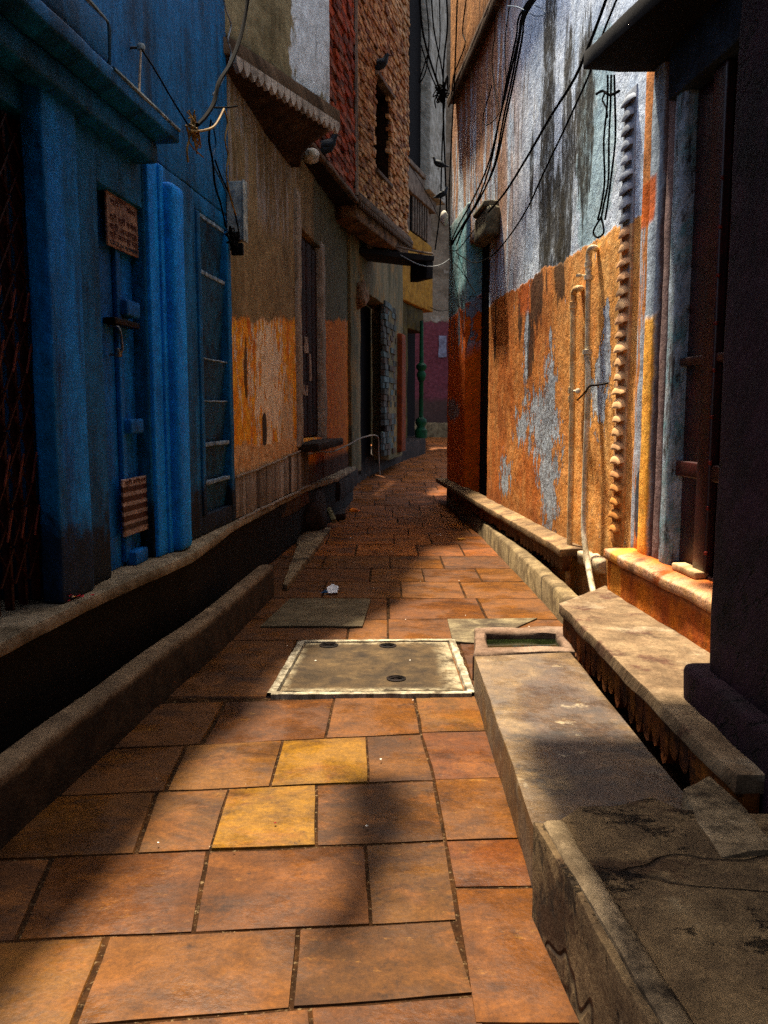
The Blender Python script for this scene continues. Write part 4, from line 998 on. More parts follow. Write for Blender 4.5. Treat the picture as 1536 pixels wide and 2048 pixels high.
# dark red door
RDM = M("dark_red_door", .38, 'UV', spec=.5); RDM.base('#2a0807', '#360b09', '#1c0605', sc_=3); RDM.grime(op=.7, sc_=5); RDM = RDM.done(.4, 40, .006)
dS0, dS1 = W.s(1440, -.02), W.s(1353)
q = MB(); q.rbox(W, 2.5, dS1-.01, .0, .015, .5, 2.7, r=.004, res=.2); 
rd = q.build("door", RDM, rh)
for (v0_, v1_) in ((712, 730), (925, 958), (1140, 1165)):
    q = MB(); z_a = W.px(1390, v1_, .04)[1]; z_b = W.px(1390, v0_, .04)[1]; q.rbox(W, 2.6, dS1-.03, .015, .05, z_a, z_b, r=.010, res=.05, amp=.001); q.build("rail", RDM, rd)
q = MB(); q.rbox(W, W.s(1436, .03), W.s(1410, .03), .015, .06, .5, 2.7, r=.012, res=.08, amp=.002); q.rbox(W, dS1-.045, dS1-.012, .015, .045, .5, 2.7, r=.01, res=.08); q.build("stile", RDM, rd)
STD = simple("door_stud", '#7a2a20', '#4a1a14', .35, 30, .5)
for i in range(9):
    q = MB(); P = W.p(W.s(1424, .06), .058, .62+i*.2); q.lathe(P-Vector((0, 0, .009)), [(.001, 0), (.009, .003), (.011, .009), (.009, .015), (.001, .018)], 8); q.build("stud", STD, rd)
q = MB(); s_, z_ = W.px(1383, 1118, .06); q.rbox(W, s_-.13, s_+.12, .03, .10, .501, .535, r=.008, res=.04, amp=.004); q.build("threshold", simple("pale_wood", '#b59a70', '#8a6f4a', .8, 10), rd)
q = MB(); q.rbox(W, 2.2, W.s(1350), -.02, .10, 2.701, ZT, r=.01, res=.1, amp=.004); q.build("door_head", stone("dark_bluegrey", '#182028', '#0e1218', '#223040', dark='#050608'), rh)
# canopy
CNM = simple("black_canopy_stone", '#0a0a0b', '#101012', .95, 4, c3='#070a0e')
c1_, c2_ = G(1165, 132, 2.95), G(1310, 0, 2.95)
dirc = (c2_-c1_).normalized(); near = c1_+dirc*5.5
q = MB(); q.prism([c1_, near, Vector((2.6, near.y)), Vector((2.6, c1_.y+.02)), Vector((c1_.x+.18, c1_.y+.02))], 2.93, 3.02, r=.012, res=.15, amp=.008); q.build("canopy", CNM, rh)
# projecting upper storey over the far half
OF = Frame((1.70, 0), (1.70-.8, 10), -1)
m = M("rust_upper", .9, 'UV'); m.base('#b87a3c', '#c88c48', '#946434', sc_=2, st=(3, .4, 1)); m.lay('#2a1a0f', m.sm(m.noise(3, 9, .72, (4, .3, 1), off=5), .55, .66), .8); m.lay('#b59a78', m.sm(m.noise(3, 9, .72, (4, .3, 1), off=15), .6, .66), .6); RU = m.done(.8, 25, .02)
q = MB(); q.rbox(OF, 6.6, 11.1, -.14, 0, 5.09, 6.9, r=.015, res=.2, amp=.01); q.build("jetty_wall", RU, rh)
q = MB(); q.rbox(OF, 6.6, 11.15, -.16, .03, 5.03, 5.089, r=.01, res=.2, amp=.008)
for i in range(70):
    a = 6.65+i*.0637; ou = [(a, 5.03), (a+.030, 4.965), (a+.060, 5.03)]; f_ = [OF.p(s_, .028, z_) for s_, z_ in ou]; b_2 = [OF.p(s_, .005, z_) for s_, z_ in ou]
    q.add(f_+b_2, [(0, 1, 2), (0, 3, 4, 1), (1, 4, 5, 2)], lambda k: (0, 0))
q.build("toothed_cornice", CRN, rh)

# ledge with scalloped apron along the wall
def apron(q, F_, s0, s1, d_, z1, dep, wd2, tz=.0):
    n_ = int((s1-s0)/wd2); q.rbox(F_, s0, s1, d_-.05, d_-.004, z1-dep*.42, z1+.006, r=.003, res=.2)
    for i in range(n_):
        a = s0+(s1-s0)*i/n_; w_ = (s1-s0)/n_*.94; dp = dep*random.uniform(.75, 1.12)
        if random.random() < .06: continue
        ou = [(0, 0)]+[(w_*(.5-.5*math.cos(R(x))), -dp*(.45+.55*math.sin(R(x)))) for x in range(0, 181, 30)]+[(w_, 0)]
        f_ = [F_.p(a+x, d_+random.uniform(0, .004), z1+zz) for x, zz in ou]; b__ = [F_.p(a+x, d_-.05, z1+zz) for x, zz in ou]; nn = len(ou)
        q.add(f_+b__, [tuple(range(nn))]+[(k, nn+k, nn+(k+1) % nn, (k+1) % nn) for k in range(nn)], lambda k: (F_ is W and 0 or 0, 0))
ZW = .34
LG = stone("wall_ledge_stone", '#7a6242', '#907652', '#584430', dark='#1d130a', light='#a8946c')
q = MB(); sB = W.s(1128, .17); q.rbox(W, sB, wC+.05, -.02, .17, ZW-.055, ZW, r=.008, res=.06, amp=.007, fr=5)
lg = q.build("wall_ledge", LG); tag(lg, "narrow stone ledge with ragged scalloped apron along the foot of the peeling wall", "ledge")
q = MB(); q.rbox(W, W.s(1215, .03), sB+.02, -.02, .06, ZW-.10, ZW+.0, r=.03, res=.04, amp=.03, fr=7); q.build("broken_edge", stone("white_plaster_edge", '#b8a88c', '#94805e', dark='#3a2a1a'), lg)
q = MB(); apron(q, W, sB, wC-.8, .15, ZW-.055, .10, .10); q.build("apron", stone("apron_stone", '#5c3a20', '#6b4426', '#4a2c18', dark='#170d07', coord='Object'), lg)

# right kerb
kp = [G(*p, .165) for p in ((1150, 1212), (1128, 1195), (1060, 1130), (1000, 1075), (940, 1020), (893, 978))]
q = MB(); q.sweep(kp, [(.0, -.2), (.0, .15), (.012, .163), (.04, .168), (.095, .166), (.105, .155), (.105, -.25)], res=.07, amp=.005, side=1)
tag(q.build("kerb", RK, origin=(kp[0].x, kp[0].y, 0)), "pale square edged kerb on the right holding back the gutter", "kerb")

# pipes
CR = M("cream_pipe_paint", .5, 'Object'); CR.base('#e4c894', '#ecd4a4', '#c89c64', sc_=6); CR.grime(op=.6, sc_=14, a=.56, b=.68); CR = CR.done(.3, 40, .004)
CR2 = M("pale_pipe_paint", .5, 'Object'); CR2.base('#e0d6b8', '#ece2c8', '#bcac8a', sc_=6); CR2.grime(op=.7, sc_=12, a=.54, b=.66, c='#3a2a1c'); CR2 = CR2.done(.3, 40, .004)
def wl(pts, d=.05): return [W.p(*((W.px(u, v, dd)[0]), dd, W.px(u, v, dd)[1])) for u, v, dd in [(p_ if len(p_) > 2 else (*p_, d)) for p_ in pts]]
q = MB(); P1 = wl([(1163, 577, .0), (1160, 577, .035), (1152, 578, .05), (1148, 586, .05), (1147, 600, .05), (1145, 780, .05), (1142, 960, .055), (1139, 1090, .06), (1135, 1200, .06)])
q.tube(P1, .0205, 12, True); pp = thing("water_pipe", P1[-1], "straight tan water pipe on the peeling wall, the left of the pair", "pipe")
q.build("pipe", CR, pp)
for i_, (u_, v_) in enumerate(((1147, 612), (1144, 782), (1144, 800))):
    P = wl([(u_, v_)])[0]; q = MB(); q.lathe(P-Vector((0, 0, .018)), [(.0206, 0), (.027, .002), (.027, .044), (.0206, .046)], 12); q.build("coupling", CR, pp)
q = MB(); P = wl([(1156, 782, .05)])[0]; q.lathe(P-Vector((0, 0, .018)), [(.003, 0), (.016, .006), (.018, .02), (.012, .032), (.002, .034)], 10); q.tube([wl([(1146, 782)])[0], P], .008, 6, False); q.build("stub_cap", CR2, pp)
q = MB(); P2 = wl([(1192, 498, .0), (1189, 496, .03), (1182, 497, .05), (1178, 506, .05), (1177, 530, .05), (1177, 560, .05)]); q.tube(P2, .020, 12)
P3 = wl([(1177, 560, .05), (1176, 640, .05), (1175, 705, .05)]); q.tube(P3, .017, 10, False)
P4_ = wl([(1175, 705, .05), (1176, 780, .055), (1174, 850, .06), (1170, 960, .07), (1168, 1060, .085), (1176, 1130, .09), (1188, 1192, .10)]); q.tube(P4_, .0185, 12)
p2 = thing("water_pipe", P4_[-1], "crooked pale water pipe bowing outward at its foot, the right of the pair", "pipe"); q.build("pipe", CR2, p2)
for (u_, v_, r_) in ((1177, 530, .026), (1177, 556, .029), (1175, 705, .032), (1175, 716, .024)):
    P = wl([(u_, v_)])[0]; q = MB(); q.lathe(P-Vector((0, 0, .014)), [(.018, 0), (r_, .002), (r_, .03), (.018, .032)], 12); q.build("coupling", CR2, p2)
q = MB(); P = wl([(1172, 552)])[0]; q.tube([P, P+Vector((-.05, -.02, .005))], .006, 6, False); q.lathe(P+Vector((-.05, -.02, -.012)), [(.002, 0), (.02, .004), (.02, .018), (.002, .022)], 8); q.build("valve", CR2, p2)
q = MB(); q.tube(wl([(1155, 800, .03), (1170, 785, .07), (1180, 772, .075), (1195, 770, .06), (1216, 766, .02)]), .007, 6); tag(q.build("clamp_rod", IRON), "dark bent rod clamping the right pipe to the wall", "clamp")

# ------------------------------------------------------------------ bench, basin, block and step on the right
BZ = .28
bp = [G(1118, 1206, BZ), G(1260, 1345, BZ), G(1400, 1440, BZ)]
m = M("bench_top_stone", .8, 'UV', warp=.03); m.base('#6c5840', '#806c50', '#54422e', sc_=3); m.lay('#40241a', m.sm(m.noise(4, 8, .7, off=3), .54, .62), .75); m.lay('#8f8068', m.sm(m.noise(3, 8, .7, off=13), .54, .66), .6); m.grime(op=.6, sc_=5, a=.57, b=.68); BT = m.done(.8, 40, .012)
q = MB(); backs = [W.p(W.s(1222, .2)+.08, .17, 0).xy, W.p(2.2, .17, 0).xy]
poly = [bp[0], bp[1], bp[1]+(bp[1]-bp[0]).normalized()*.9, backs[1], backs[0]]
q.prism(poly, BZ-.055, BZ, r=.006, res=.07, amp=.006, fr=5)
bn = thing("stone_bench", (bp[1].x, bp[1].y, 0), "low stone bench with leaf shaped orange apron beside the orange plinth", "bench")
q.build("bench_top", BT, bn)
m = M("apron_orange", .85, 'Object'); m.base('#7a4410', '#66340c', '#4c240c', sc_=5); m.grime(op=.75, sc_=6, a=.48, b=.62); AO = m.done(.8, 30, .015)
bf = Frame(bp[0], poly[2], 1)
q = MB(); apron(q, bf, .02, bf.L, -.02, BZ-.055, .145, .085)
q.build("apron", AO, bn)
q = MB(); q.rbox(bf, .03, bf.L, -.5, -.10, -.2, BZ-.065, r=.01, res=.15, amp=.01); q.build("bench_foot", stone("dark_foot", '#2c1c10', '#3a2414', '#1a100a'), bn)
# basin
bz = .125
o4 = [G(946, 1306, bz), G(1150, 1302, bz), G(1128, 1249, bz), G(950, 1254, bz)]
def ins(P, t):
    c_ = sum(P, Vector((0, 0)))/4; return [p+(c_-p)*t for p in P]
i4 = [G(974, 1291, bz), G(1128, 1290, bz), G(1110, 1262, bz), G(972, 1263, bz)]
def ring(o, i, z0, z1, q, res=6):
    # rounded rim between outer and inner polygons
    prof = []
    pts = []; N = 4*res
    def at(P, k): a, b = k//res % 4, (k//res+1) % 4; f = (k % res)/res; return P[a]*(1-f)+P[b]*f
    for k in range(N):
        O, I = at(o, k), at(i, k); v = I-O
        for t_, z_ in ((0, z0), (0, z1-.02), (.06, z1-.006), (.25, z1), (.8, z1-.002), (.97, z1-.014), (1, z1-.03), (1.0, z0+.01)):
            p = O+v*t_; P_ = Vector((p.x, p.y, z_)); pts.append(P_+nz(P_, 7)*.011+nz(P_, 24)*.004)
    fs = [(k*8+j, ((k+1) % N)*8+j, ((k+1) % N)*8+j+1, k*8+j+1) for k in range(N) for j in range(7)]
    q.add(pts, fs, lambda k: (pts[k].x, pts[k].y+pts[k].z))
bs = thing("stone_basin", (.62, 4.0, 0), "small square stone basin of dark green water between kerb and long block", "basin")
q = MB(); ring(o4, i4, -.1, bz, q); q.build("rim", RED, bs)
q = MB(); q.prism(ins(i4, -.02), -.05, .0, r=0, res=.2); q.build("basin_floor", stone("mossy_floor", '#10140a', '#1c2410', '#0a0c06'), bs)
wm = M("green_water", .04, 'Object', spec=.6); wm.base('#0b0f06', '#141a08', sc_=5); wm.b.inputs['IOR'].default_value = 1.33
wm = wm.done(.05, 18, .004)
q = MB(); P = [Vector((p.x, p.y, .085)) for p in i4]; q.quad(P, [(0, 0), (1, 0), (1, 1), (0, 1)]); o = q.build("water", wm, bs)
# long block
kz = .167
bq = [G(948, 1312, kz), G(1140, 1303, kz), G(1372, 1592, kz), G(1390, 1700, kz), G(1068, 1655, kz)]
q = MB(); q.prism([bq[0], bq[4], bq[4]+Vector((0, -.25)), bq[3]+Vector((0, -.25)), bq[2], bq[1]], -.1, kz, r=.006, res=.07, amp=.003, fr=4)
m = M("long_block_top", .6, 'Object', warp=.04, spec=.5); m.base('#5c4628', '#6e5836', '#44321c', sc_=2.6)
ctr = (bq[0]+bq[2])/2
LB = m
m.lay('#2c1a0e', m.blob(.10, -.05, .22, .85, .15, .25, .8, 3.5), .9, 0, var='#45301a')
m.lay('#15100b', m.ma('MULTIPLY', m.sm(m.noise(4, 9, .75, (1, 1.6, 1), off=6), .5, .62), m.sm(m.v, .5, -.3)), .8)
m.lay('#a89878', m.sm(m.noise(5, 9, .75, off=16), .6, .68), .5); m.rough(.42, .75, 5)
LBM = m.done(.8, 35, .01)
tag(q.build("stone_block", LBM, origin=((bq[0].x+bq[3].x)/2, (bq[0].y+bq[3].y)/2, 0)), "long low stained stone block between the basin and the nearest step", "stone block")
# nearest step
sz = .25
L0, L1 = G(1066, 1640, sz), G(1300, 2048, sz); dl = (L1-L0).normalized()
bp_ = [G(u, v, sz) for u, v in ((1066, 1640), (1110, 1652), (1160, 1612), (1230, 1615), (1300, 1592), (1345, 1610), (1362, 1622))]
q = MB(); ply = bp_[::-1]+[L0+dl*1.6, Vector((1.2, (L0+dl*1.6).y)), Vector((1.2, bp_[-1].y-.02))]
q.prism(ply, -.1, sz, r=.006, res=.06, amp=.006, fr=4)
m = M("near_step", .85, 'Object', warp=.05); m.base('#685438', '#786344', '#4e3e2a', sc_=3)
m.lay('#2e1c10', m.sm(m.noise(2.6, 9, .72, (1, 1.5, 1), off=5), .52, .6), .75); m.lay('#120d08', m.sm(m.noise(3.2, 10, .8, (1, 1.4, 1), off=15), .54, .62), .8, -.8)
m.lay('#75684e', m.sm(m.noise(3.6, 8, .7, off=25), .6, .7), .5)
crk = m.ma('ABSOLUTE', m.ma('SUBTRACT', m.noise(1.1, 3, .5, (1, 1.8, 1), off=61), .5)); m.lay('#15100b', m.sm(crk, .008, .0), .7, -1.0)
NS = m.done(1.0, 40, .014, mid=6)
st_ = thing("stone_step", (.6, 1.7, 0), "large rough stone step in the near right corner", "step")
q.build("slab", NS, st_)
q = MB(); e_ = Frame(L0, L0+dl*1.6, -1)
q.sweep([L0+Vector((.015, -.03)), L0+dl*1.6+Vector((.015, 0))], [(-.004, sz-.02), (-.004, sz+.006), (-.012, sz+.012), (-.045, sz+.012), (-.058, sz+.004), (-.062, sz-.02)], res=.04, amp=.004, fr=8, side=1, zf=lambda y: 0); q.build("raised_edge", STP, st_)
q = MB(); q.prism([G(1362, 1618, .2), G(1418, 1590, .2), G(1490, 1655, .2), G(1560, 1750, .2), G(1440, 1760, .2)], .0, sz+.01, r=.012, res=.06, amp=.012); tag(q.build("stone_block", STP), "broken corner piece wedged between the near step and the purple wall", "stone block")

# ------------------------------------------------------------------ purple house in the near right shade
def crackmat():
    k = M("dark_purple_paint", .8, 'UV'); k.base('#241019', '#2c1822', '#180c12', sc_=3)
    k.lay('#080506', k.sm(k.noise(2.4, 9, .75, (1.6, .6, 1), off=3), .48, .64), .8)
    k.lay('#5a3c4a', k.sm(k.noise(5, 10, .82, off=13), .60, .66), .7, .6)
    c_ = k.ma('ABSOLUTE', k.ma('SUBTRACT', k.noise(1.6, 6, .65, off=61), .5)); k.lay('#050304', k.sm(c_, .007, .001), .9, -1.2)
    return k.done(.9, 40, .014, mid=6)
PP = crackmat()
PPo = stone("dark_purple_paint", '#2a1420', '#331826', '#1c0e15', dark='#070405', light='#4a283a', rough=.75, sc_=4)
DPP = stone("near_black_wall", '#171012', '#100b0c', '#1f1418', dark='#060405')
ph = thing("purple_house", (1.4, 1.5, 0), "dark purple house corner in deep shade at the right edge", "house")
q = MB(); xc = .392*2.72
q.rbox(WF, xc, xc+1.3, -3.5, 2.72, .36, 3.7, r=.02, res=.12, amp=.008); q.build("wall", PP, ph)
q = MB(); q.rbox(WF, 1.015, 2.4, -3.5, 2.80, -.2, .40, r=.03, res=.07, amp=.012, fr=5); q.build("plinth", PP, ph)
q = MB(); q.prism([Vector((-.10, .4)), Vector((1.3, .4)), Vector((1.3, 3.8)), Vector((.0, 3.8))], 3.30, 3.42, r=.01, res=.3, amp=.01); q.build("unseen_shade_slab", DPP, ph)  # added out of view to shade the step and the near block
hz = 3.12; sh_v = Vector((D.x, D.y))*(hz/D.z); hp = []  # unseen caster: outline carried up the sun direction from the wanted ground shadow
for (u_, v_) in ((692, 1572), (735, 1566), (795, 1575), (808, 1640), (778, 1715), (745, 1800), (705, 1850), (655, 1862), (640, 1835), (680, 1760), (700, 1690), (690, 1640)):
    p = G(u_, v_)+sh_v; hp.append(p)
hm = sum(hp, Vector((0, 0)))/len(hp); hp = [hm+(p-hm)*1.22 for p in hp]
hl = thing("unseen_caster", (hp[0].x, hp[0].y, hz), "dark rag of cloth slung over a line high above the alley", "cloth")
q = MB(); q.prism(hp, hz-.01, hz+.012, r=.004, res=.06, amp=.03, fr=4); q.build("cloth", simple("caster_dark", '#1c1a20', '#2c2830', .95, 20), hl)
q = MB(); hp_c = sum(hp, Vector((0, 0)))/len(hp); hc = sum(hp, Vector((0, 0)))/len(hp); q.tube([(-1.3, hc.y-.1, hz+.25), (hc.x, hc.y, hz+.03), (1.1, hc.y+.1, hz+.3)], .006, 6); q.build("line", IRON, hl)  # supporting line, added along with the unseen shadow caster
# unseen wall added behind the viewer to cut the sky light
q = MB(); q.rbox(WF, -3, 3, -4.2, -3.8, -.2, 6, r=0, res=1)
tag(q.build("sky_blocker_wall", DPP), "plain dark wall closing the alley behind the viewpoint", "wall")

#%%SMALL
# ------------------------------------------------------------------ cables
CB = simple("black_cable", '#060505', '#0c0a09', .95, 30); CB.node_tree.nodes['Principled BSDF'].inputs['Specular IOR Level'].default_value = .04
CBL = simple("blue_cable", '#0f4a6b', '#0a3850', .5, 30); CTN = simple("tan_cable", '#8a6a2c', '#6b4f20', .6, 30); CWH = simple("pale_cable", '#8a8f90', '#5d6668', .6, 30)
QF = Frame((-3, 12.2), (5, 12.2), 1)
def cable(Fm, pts, d, r_, mt, lab, grp, jit=.0, name="cable"):
    P = []
    for p in pts:
        dd = p[2] if len(p) > 2 else d; s_, z_ = Fm.px(p[0], p[1], dd)
        P.append(Fm.p(s_, dd+random.uniform(-jit, jit), z_)+Vector((0, random.uniform(-jit, jit), 0)))
    q = MB(); q.tube(P, r_, 6); return tag(q.build(name, mt, origin=P[0]), lab, "cable", grp)
GR_, GL_, GM_ = "black cables hanging along the peeling wall", "wires tangled at the corner of the blue house", "cables strung above the bend of the alley"
bun = [(1080, -25), (1048, 30), (1040, 75), (1020, 160), (1000, 240), (982, 330), (955, 400), (925, 450), (903, 490)]
for i, off_ in enumerate((-5, -1, 3, 7)):
    cable(W, [(u+off_*(1+.5*math.sin(j*1.3+i)), v) for j, (u, v) in enumerate(bun)], .10+.012*i, .008, CB, "strand of the thick black cable bundle slanting down the pale blue wall", GR_, .012)
cable(W, [(1222, -30), (1190, 60), (1150, 155), (1100, 235), (1052, 318), (1010, 385), (976, 425)], .14, .009, CB, "thick black cable slanting from the canopy side to the pale meter housing", GR_)
cable(W, [(1245, -30), (1205, 70), (1180, 145), (1135, 245), (1090, 340), (1050, 425), (1005, 490), (975, 517), (945, 525), (912, 505)], .15, .006, CB, "thin black cable curving low past the pale meter housing", GR_)
cable(W, [(985, -20), (990, 60), (984, 120), (990, 180), (998, 225), (975, 250), (966, 235), (984, 170)], .08, .005, CB, "thin wire with a hooked end hanging above the bundle", GR_)
cable(W, [(1025, -20), (1012, 60), (1010, 120), (1013, 165), (1010, 200)], .10, .005, CB, "short straight wire hanging beside the bundle top", GR_)
cable(W, [(1068, 10), (1085, 18), (1090, 28), (1072, 32), (1055, 24), (1035, 14), (1015, 12)], .12, .004, CBL, "thin blue wire wrapped across the bundle top", GR_)
for i, (x0, dx) in enumerate(((1222, 0), (1228, 6), (1216, -5))):
    cable(W, [(x0, 150), (x0+dx*.4, 210), (x0-4+dx, 280), (x0-6, 360), (x0-14, 410), (x0-20+dx*.3, 440)], .09+.01*i, .006, CB, "drop wire twisted down from the canopy corner to a loop", GR_, .003)
lo = wl([(1202, 435), (1190, 455), (1187, 467), (1195, 475), (1206, 468), (1207, 455), (1203, 437)], .09)
q = MB(); q.tube(lo, .006, 6); tag(q.build("wire_loop", CB, origin=lo[0]), "teardrop loop of black wire hanging over the painted edge", "wire loop")
cable(W, [(1193, 188), (1205, 182), (1220, 190), (1238, 182)], .10, .008, CB, "short black bracket wire under the canopy corner", GR_)
cable(W, [(1210, 186), (1205, 200), (1212, 215), (1215, 235)], .10, .005, CB, "curled wire end beneath the bracket wire", GR_)
cable(W, [(915, -20), (912, 80), (908, 180), (902, 300), (898, 400), (900, 470), (905, 540)], .16, .009, CB, "long black cable hanging straight down at the far corner of the peeling wall", GR_)
cable(W, [(935, -20), (925, 60), (930, 90), (908, 150), (903, 200)], .2, .007, CB, "loose black wire hanging across the toothed cornice", GR_)
cable(W, [(900, 500), (915, 500), (940, 470), (965, 440)], .12, .006, CB, "wire running from the corner to the pale meter housing", GR_)
cable(W, [(903, 490), (905, 520), (925, 545), (950, 585), (935, 560), (912, 500)], .08, .004, CB, "loose wire ends splayed on the teal corner pilaster", GR_)
cable(W, [(902, 540), (912, 575), (918, 610), (928, 620)], .06, .004, CB, "thin broken wire lying on the teal paint", GR_)
for i, (pts, r_, lab) in enumerate((
    ([(838, -20), (845, 60), (860, 120), (880, 180), (885, 195)], .014, "thick black cable from the dark shutter down to the knot of wires"),
    ([(850, -20), (858, 70), (852, 140), (838, 165), (855, 110)], .009, "black cable swinging in a bow before the pale pillar"),
    ([(862, -20), (868, 60), (884, 140), (888, 200), (884, 300), (880, 420), (870, 500)], .010, "black cable dropping through the knot towards the awning"),
    ([(892, -20), (895, 50), (888, 120), (886, 200), (890, 330), (894, 430)], .012, "black cable on the right of the knot running straight down"),
    ([(842, 90), (862, 150), (884, 190), (900, 170), (925, 90)], .009, "cable joining the knot of wires to the toothed cornice"),
    ([(878, -20), (880, 80), (872, 150), (884, 200)], .008, "short cable ending in the knot of wires"),
    ([(760, 245), (800, 300), (850, 380), (880, 440)], .004, "fine wire slanting across the brick wall"),
    ([(745, 495), (790, 505), (840, 530), (880, 530), (915, 505)], .007, "pale sagging wire along the awning edge"),
    ([(860, 615), (880, 622), (905, 618)], .005, "fine wire crossing the gap above the plum wall"))):
    cable(QF, pts, 0, r_, CWH if 'pale' in lab[:5] else CB, lab, GM_)
kn = QF.px(885, 190); K_ = QF.p(kn[0], .0, kn[1]); q = MB()
for i in range(9):
    a = [K_+Vector((random.gauss(0, .06), random.gauss(0, .03), random.gauss(0, .12))) for _ in range(5)]; q.tube(a, .009, 5)
tag(q.build("wire_knot", CB, origin=K_), "black knot where the alley cables meet in mid air", "wire knot")
# left tangle
cable(B, [(497, -30), (494, 10), (482, 70), (462, 125), (438, 165), (428, 205), (412, 232), (395, 250)], .30, .011, CB, "thick black cable curving down to the corner of the blue house canopy", GL_)
cable(B, [(283, 98), (310, 140), (345, 200), (375, 248)], .20, .004, CB, "thin wire from the rod bracket to the tangle", GL_)
cable(B, [(446, -10), (452, 20), (462, 50), (456, 80), (462, 110), (445, 160), (425, 190)], .12, .005, CWH, "pale blue grey wire winding down the blue wall", GL_)
cable(B, [(380, 262), (402, 262), (425, 255), (437, 240), (448, 218)], .26, .006, CTN, "tan wire bent upward from the tangle", GL_)
cable(B, [(448, 218), (455, 245), (450, 280), (456, 310), (453, 350), (462, 400), (472, 430)], .2, .005, CTN, "long tan wire hanging to the meter box", GL_)
cable(B, [(420, 215), (450, 215), (475, 212)], .22, .005, CB, "short dark wire reaching past the blue corner", GL_)
cable(B, [(422, 240), (418, 280), (425, 320), (430, 370), (442, 410), (452, 455)], .18, .006, CB, "dark wire hanging from the tangle to the terminal block", GL_)
cable(B, [(425, 245), (432, 290), (424, 320), (442, 360), (455, 390)], .17, .005, CBL, "blue wire hanging from the tangle behind the dark one", GL_)
cable(B, [(430, 320), (445, 360), (460, 390), (468, 420), (478, 470), (470, 490), (455, 470)], .16, .005, CB, "dark wire curling round the meter box", GL_)
cable(B, [(372, 250), (378, 275), (374, 300), (376, 325)], .24, .005, CTN, "frayed tan wire end below the tangle", GL_)
tn = B.px(388, 258, .24); P0 = B.p(tn[0], .24, tn[1]); q = MB()
for i in range(12):
    q.tube([P0+Vector((random.gauss(0, .012), random.gauss(0, .05), random.gauss(0, .035))) for _ in range(5)], .0038, 5, ti=0)
tag(q.build("wire_tangle", CTN, origin=P0), "tan and dark wire tangle tied at the end of the blue canopy slab", "wire tangle")
tb = B.px(460, 475, .12); P0 = B.p(tb[0], .14, tb[1]); q = MB()
for i in range(12): q.tube([P0+Vector((random.gauss(0, .02), random.gauss(0, .05), random.gauss(0, .04))) for _ in range(5)], .005, 5)
tag(q.build("wire_tangle", CB, origin=P0), "dark wire tangle under the white meter box", "wire tangle")
# pale insulator housing on the right wall
s0_, z0_ = W.px(963, 488, .1); s1_, z1_ = W.px(963, 430, .1)
hb = thing("meter_housing", W.p(s0_, .05, z0_), "pale rounded meter housing above the dark doorway on the right", "meter box"); PBX = stone("pale_box", '#6a6450', '#7c765c', '#4a4434', dark='#1c180f', coord='Object')
q = MB(); q.rbox(W, W.s(976, .1), W.s(950, .1), .0, .14, z0_, z1_, r=.05, res=.05, amp=.004); q.build("housing", PBX, hb)
q = MB(); q.rbox(W, W.s(974, .1), W.s(952, .1), .01, .16, z1_-.01, z1_+.05, r=.02, res=.05, amp=.004); q.build("cap", PBX, hb)
# white bulb
s_, z_ = W.px(888, 436, .25); P = W.p(s_, .25, z_)
q = rock(tuple(P), .045, .05, .085, 4, .2); tag(q.build("rag", simple("white_rag", '#c9c4b4', '#a8a08c', .9, 10)), "small white rag caught on the cable at the far right corner", "rag")
# pigeons
PG = M("pigeon_feathers", .6, 'Object'); PG.base('#1d2430', '#2c3440', '#10231f', sc_=30); PG = PG.done(.3, 60, .002)
BKM = simple("beak", '#1a1614', None, .5)
def pigeon(P, ang, lab, sc2=1.0, m_=None):
    a = Vector((math.cos(ang), math.sin(ang), 0)); U = Vector((0, 0, 1))
    body = [(-.17, .035, .012), (-.12, .045, .018), (-.07, .06, .04), (-.02, .08, .056), (.03, .10, .056), (.06, .13, .042), (.075, .16, .028), (.085, .185, .026), (.10, .195, .022), (.115, .192, .008)]
    t = thing("pigeon", P, lab, "pigeon", "pigeons perched on the walls"); q = MB()
    pts = [P+(a*x+U*z)*sc2 for x, z, r_ in body]; rr = [r_*sc2 for *_, r_ in body]
    q.tube(pts, lambda t_: rr[min(len(rr)-1, int(round(t_*(len(rr)-1))))], 12, False); q.build("body", m_ or PG, t)
    q = MB(); q.tube([P+(a*.115+U*.192)*sc2, P+(a*.145+U*.186)*sc2], lambda t_: .006*sc2*(1.1-t_), 6, False); q.build("beak", BKM, t)
    sd = Vector((-a.y, a.x, 0))
    for k in (-1, 1):
        q = MB(); q.tube([P+(a*.0+U*.05+sd*.02*k)*sc2, P+(sd*.02*k)*sc2, P+(a*.03+sd*.02*k)*sc2], .004*sc2, 5, False); q.build("leg", BKM, t)
        q = MB(); q.tube([P+(a*.05+U*.11+sd*.045*k)*sc2, P+(a*-.02+U*.09+sd*.056*k)*sc2, P+(a*-.12+U*.055+sd*.02*k)*sc2], lambda t_: (.028-.02*t_)*sc2, 8, False); q.build("wing", m_ or PG, t)
p_ = K2.p(h0+.05, .03, hz1+.05); pigeon(p_, R(10), "grey pigeon perched on the lintel of the brick window", 1.15)
s_, z_ = K1.px(650, 350, .03); pigeon(K1.p(s_, .03, ZB-.0)+Vector((0, 0, .0)), R(20), "dark green necked pigeon on the sloping ledge under the red bricks", 1.15)
s_, z_ = QF.px(878, 338, 0); pigeon(QF.p(s_, 0, z_), R(170), "small dark pigeon sitting on the far cable", .8)
s_, z_ = QF.px(884, 398, 0); pigeon(QF.p(s_, 0, z_), R(-20), "second dark pigeon lower on the far cable", .75)
s_, z_ = K1.px(618, 312, .03); q = rock(tuple(K1.p(s_, .05, z_)), .07, .12, .06, 8, .3); tag(q.build("plaster_lump", simple("white_lump", '#b8b4a8', '#94907c', .9, 10)), "white plaster lump on the end of the ledge beside the pigeon", "plaster lump")

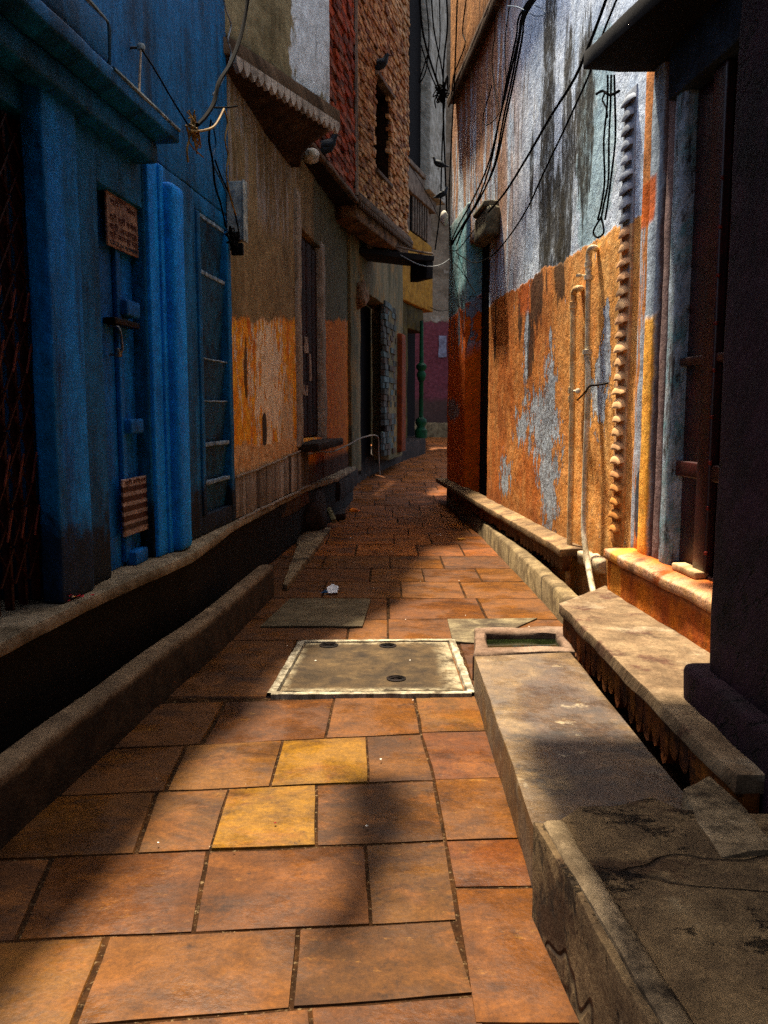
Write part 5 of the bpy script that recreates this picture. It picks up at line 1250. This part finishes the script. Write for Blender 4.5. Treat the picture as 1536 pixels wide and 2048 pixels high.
# ------------------------------------------------------------------ litter
def scrap(u, v, pts, mt, name, lab, cat, z=.012, grp=None):
    c_ = G(u, v); q = MB(); P = [Vector((c_.x+x, c_.y+y, z+zz+g(c_.y))) for x, y, zz in pts]; q.quad(P, [(p.x, p.y) for p in P])
    P2 = [p+Vector((0, 0, -.003)) for p in P][::-1]; q.quad(P2, [(p.x, p.y) for p in P2]); tag(q.build(name, mt), lab, cat, grp)
PAP = simple("white_paper", '#cfd6dc', '#e0e4e6', .8, 10); BPP = simple("blue_paper", '#1c4a78', '#123858', .8, 10)
pa = G(662, 1188); t = thing("crumpled_wrapper", (pa.x, pa.y, 0), "crumpled white and blue paper wrapper on the paving beyond the drain cover", "wrapper")
for nm, mt_, pp in (("white_half", PAP, [(-.02, -.02, 0), (.045, -.025, .004), (.05, .03, .035), (.01, .045, .05), (-.03, .02, .03)]), ("blue_half", BPP, [(-.07, -.02, .0), (-.02, -.02, .004), (-.02, .02, .02), (-.045, .02, .012)])):
    q = MB(); P = [Vector((pa.x+x, pa.y+y, .012+z)) for x, y, z in pp]; q.quad(P, [(0, 0)]*len(P)); P2 = [p+Vector((.0, .006, -.004)) for p in P][::-1]; q.quad(P2, [(0, 0)]*len(P)); q.build(nm, mt_, t)
q = rock((G(708, 1022).x, G(708, 1022).y, .02), .07, .05, .03, 6, .3); tag(q.build("marigold", simple("marigold", '#d0600c', '#e08a20', .7, 30)), "orange marigold head lying on the paving beside the broken stones", "flower")
q = MB(); c_ = G(922, 1081); q.tube([(c_.x-.05, c_.y, .014), (c_.x, c_.y-.02, .016), (c_.x+.05, c_.y+.005, .014)], lambda t_: .012*math.sin(.2+t_*2.8), 6); tag(q.build("leaf", simple("yellow_leaf", '#c08a2c', '#a8741c', .6, 20)), "small curled yellow leaf near the right kerb", "leaf")
q = MB()
for i in range(70):
    y_ = random.uniform(2.0, 9.5); x_ = random.uniform(xl(y_)+.15, xr(y_)-.15)
    if y_ < 4.2 and x_ > .35: continue
    r_ = random.uniform(.0025, .006)*(1+.25*(y_-2)/4); a = random.random()*6.3
    P = [Vector((x_+math.cos(a+k*1.57)*r_*random.uniform(.6, 1.2), y_+math.sin(a+k*1.57)*r_, .010+random.random()*.003)) for k in range(4)]
    T_ = Vector((x_, y_, .010+r_*.9)); i0 = random.choice([0, 0, .35, .7, 1])
    q.add(P+[T_], [(0, 1, 4), (1, 2, 4), (2, 3, 4), (3, 0, 4)], lambda k: (0, 0), i0)
m = M("specks", .8, 'Object'); m.tint(['#cfc8b8', '#8a7a60', '#7a1c14', '#3a2c1c']); o = q.build("crumbs", m.done(.1), origin=(0, 5, 0)); o['kind'] = 'stuff'
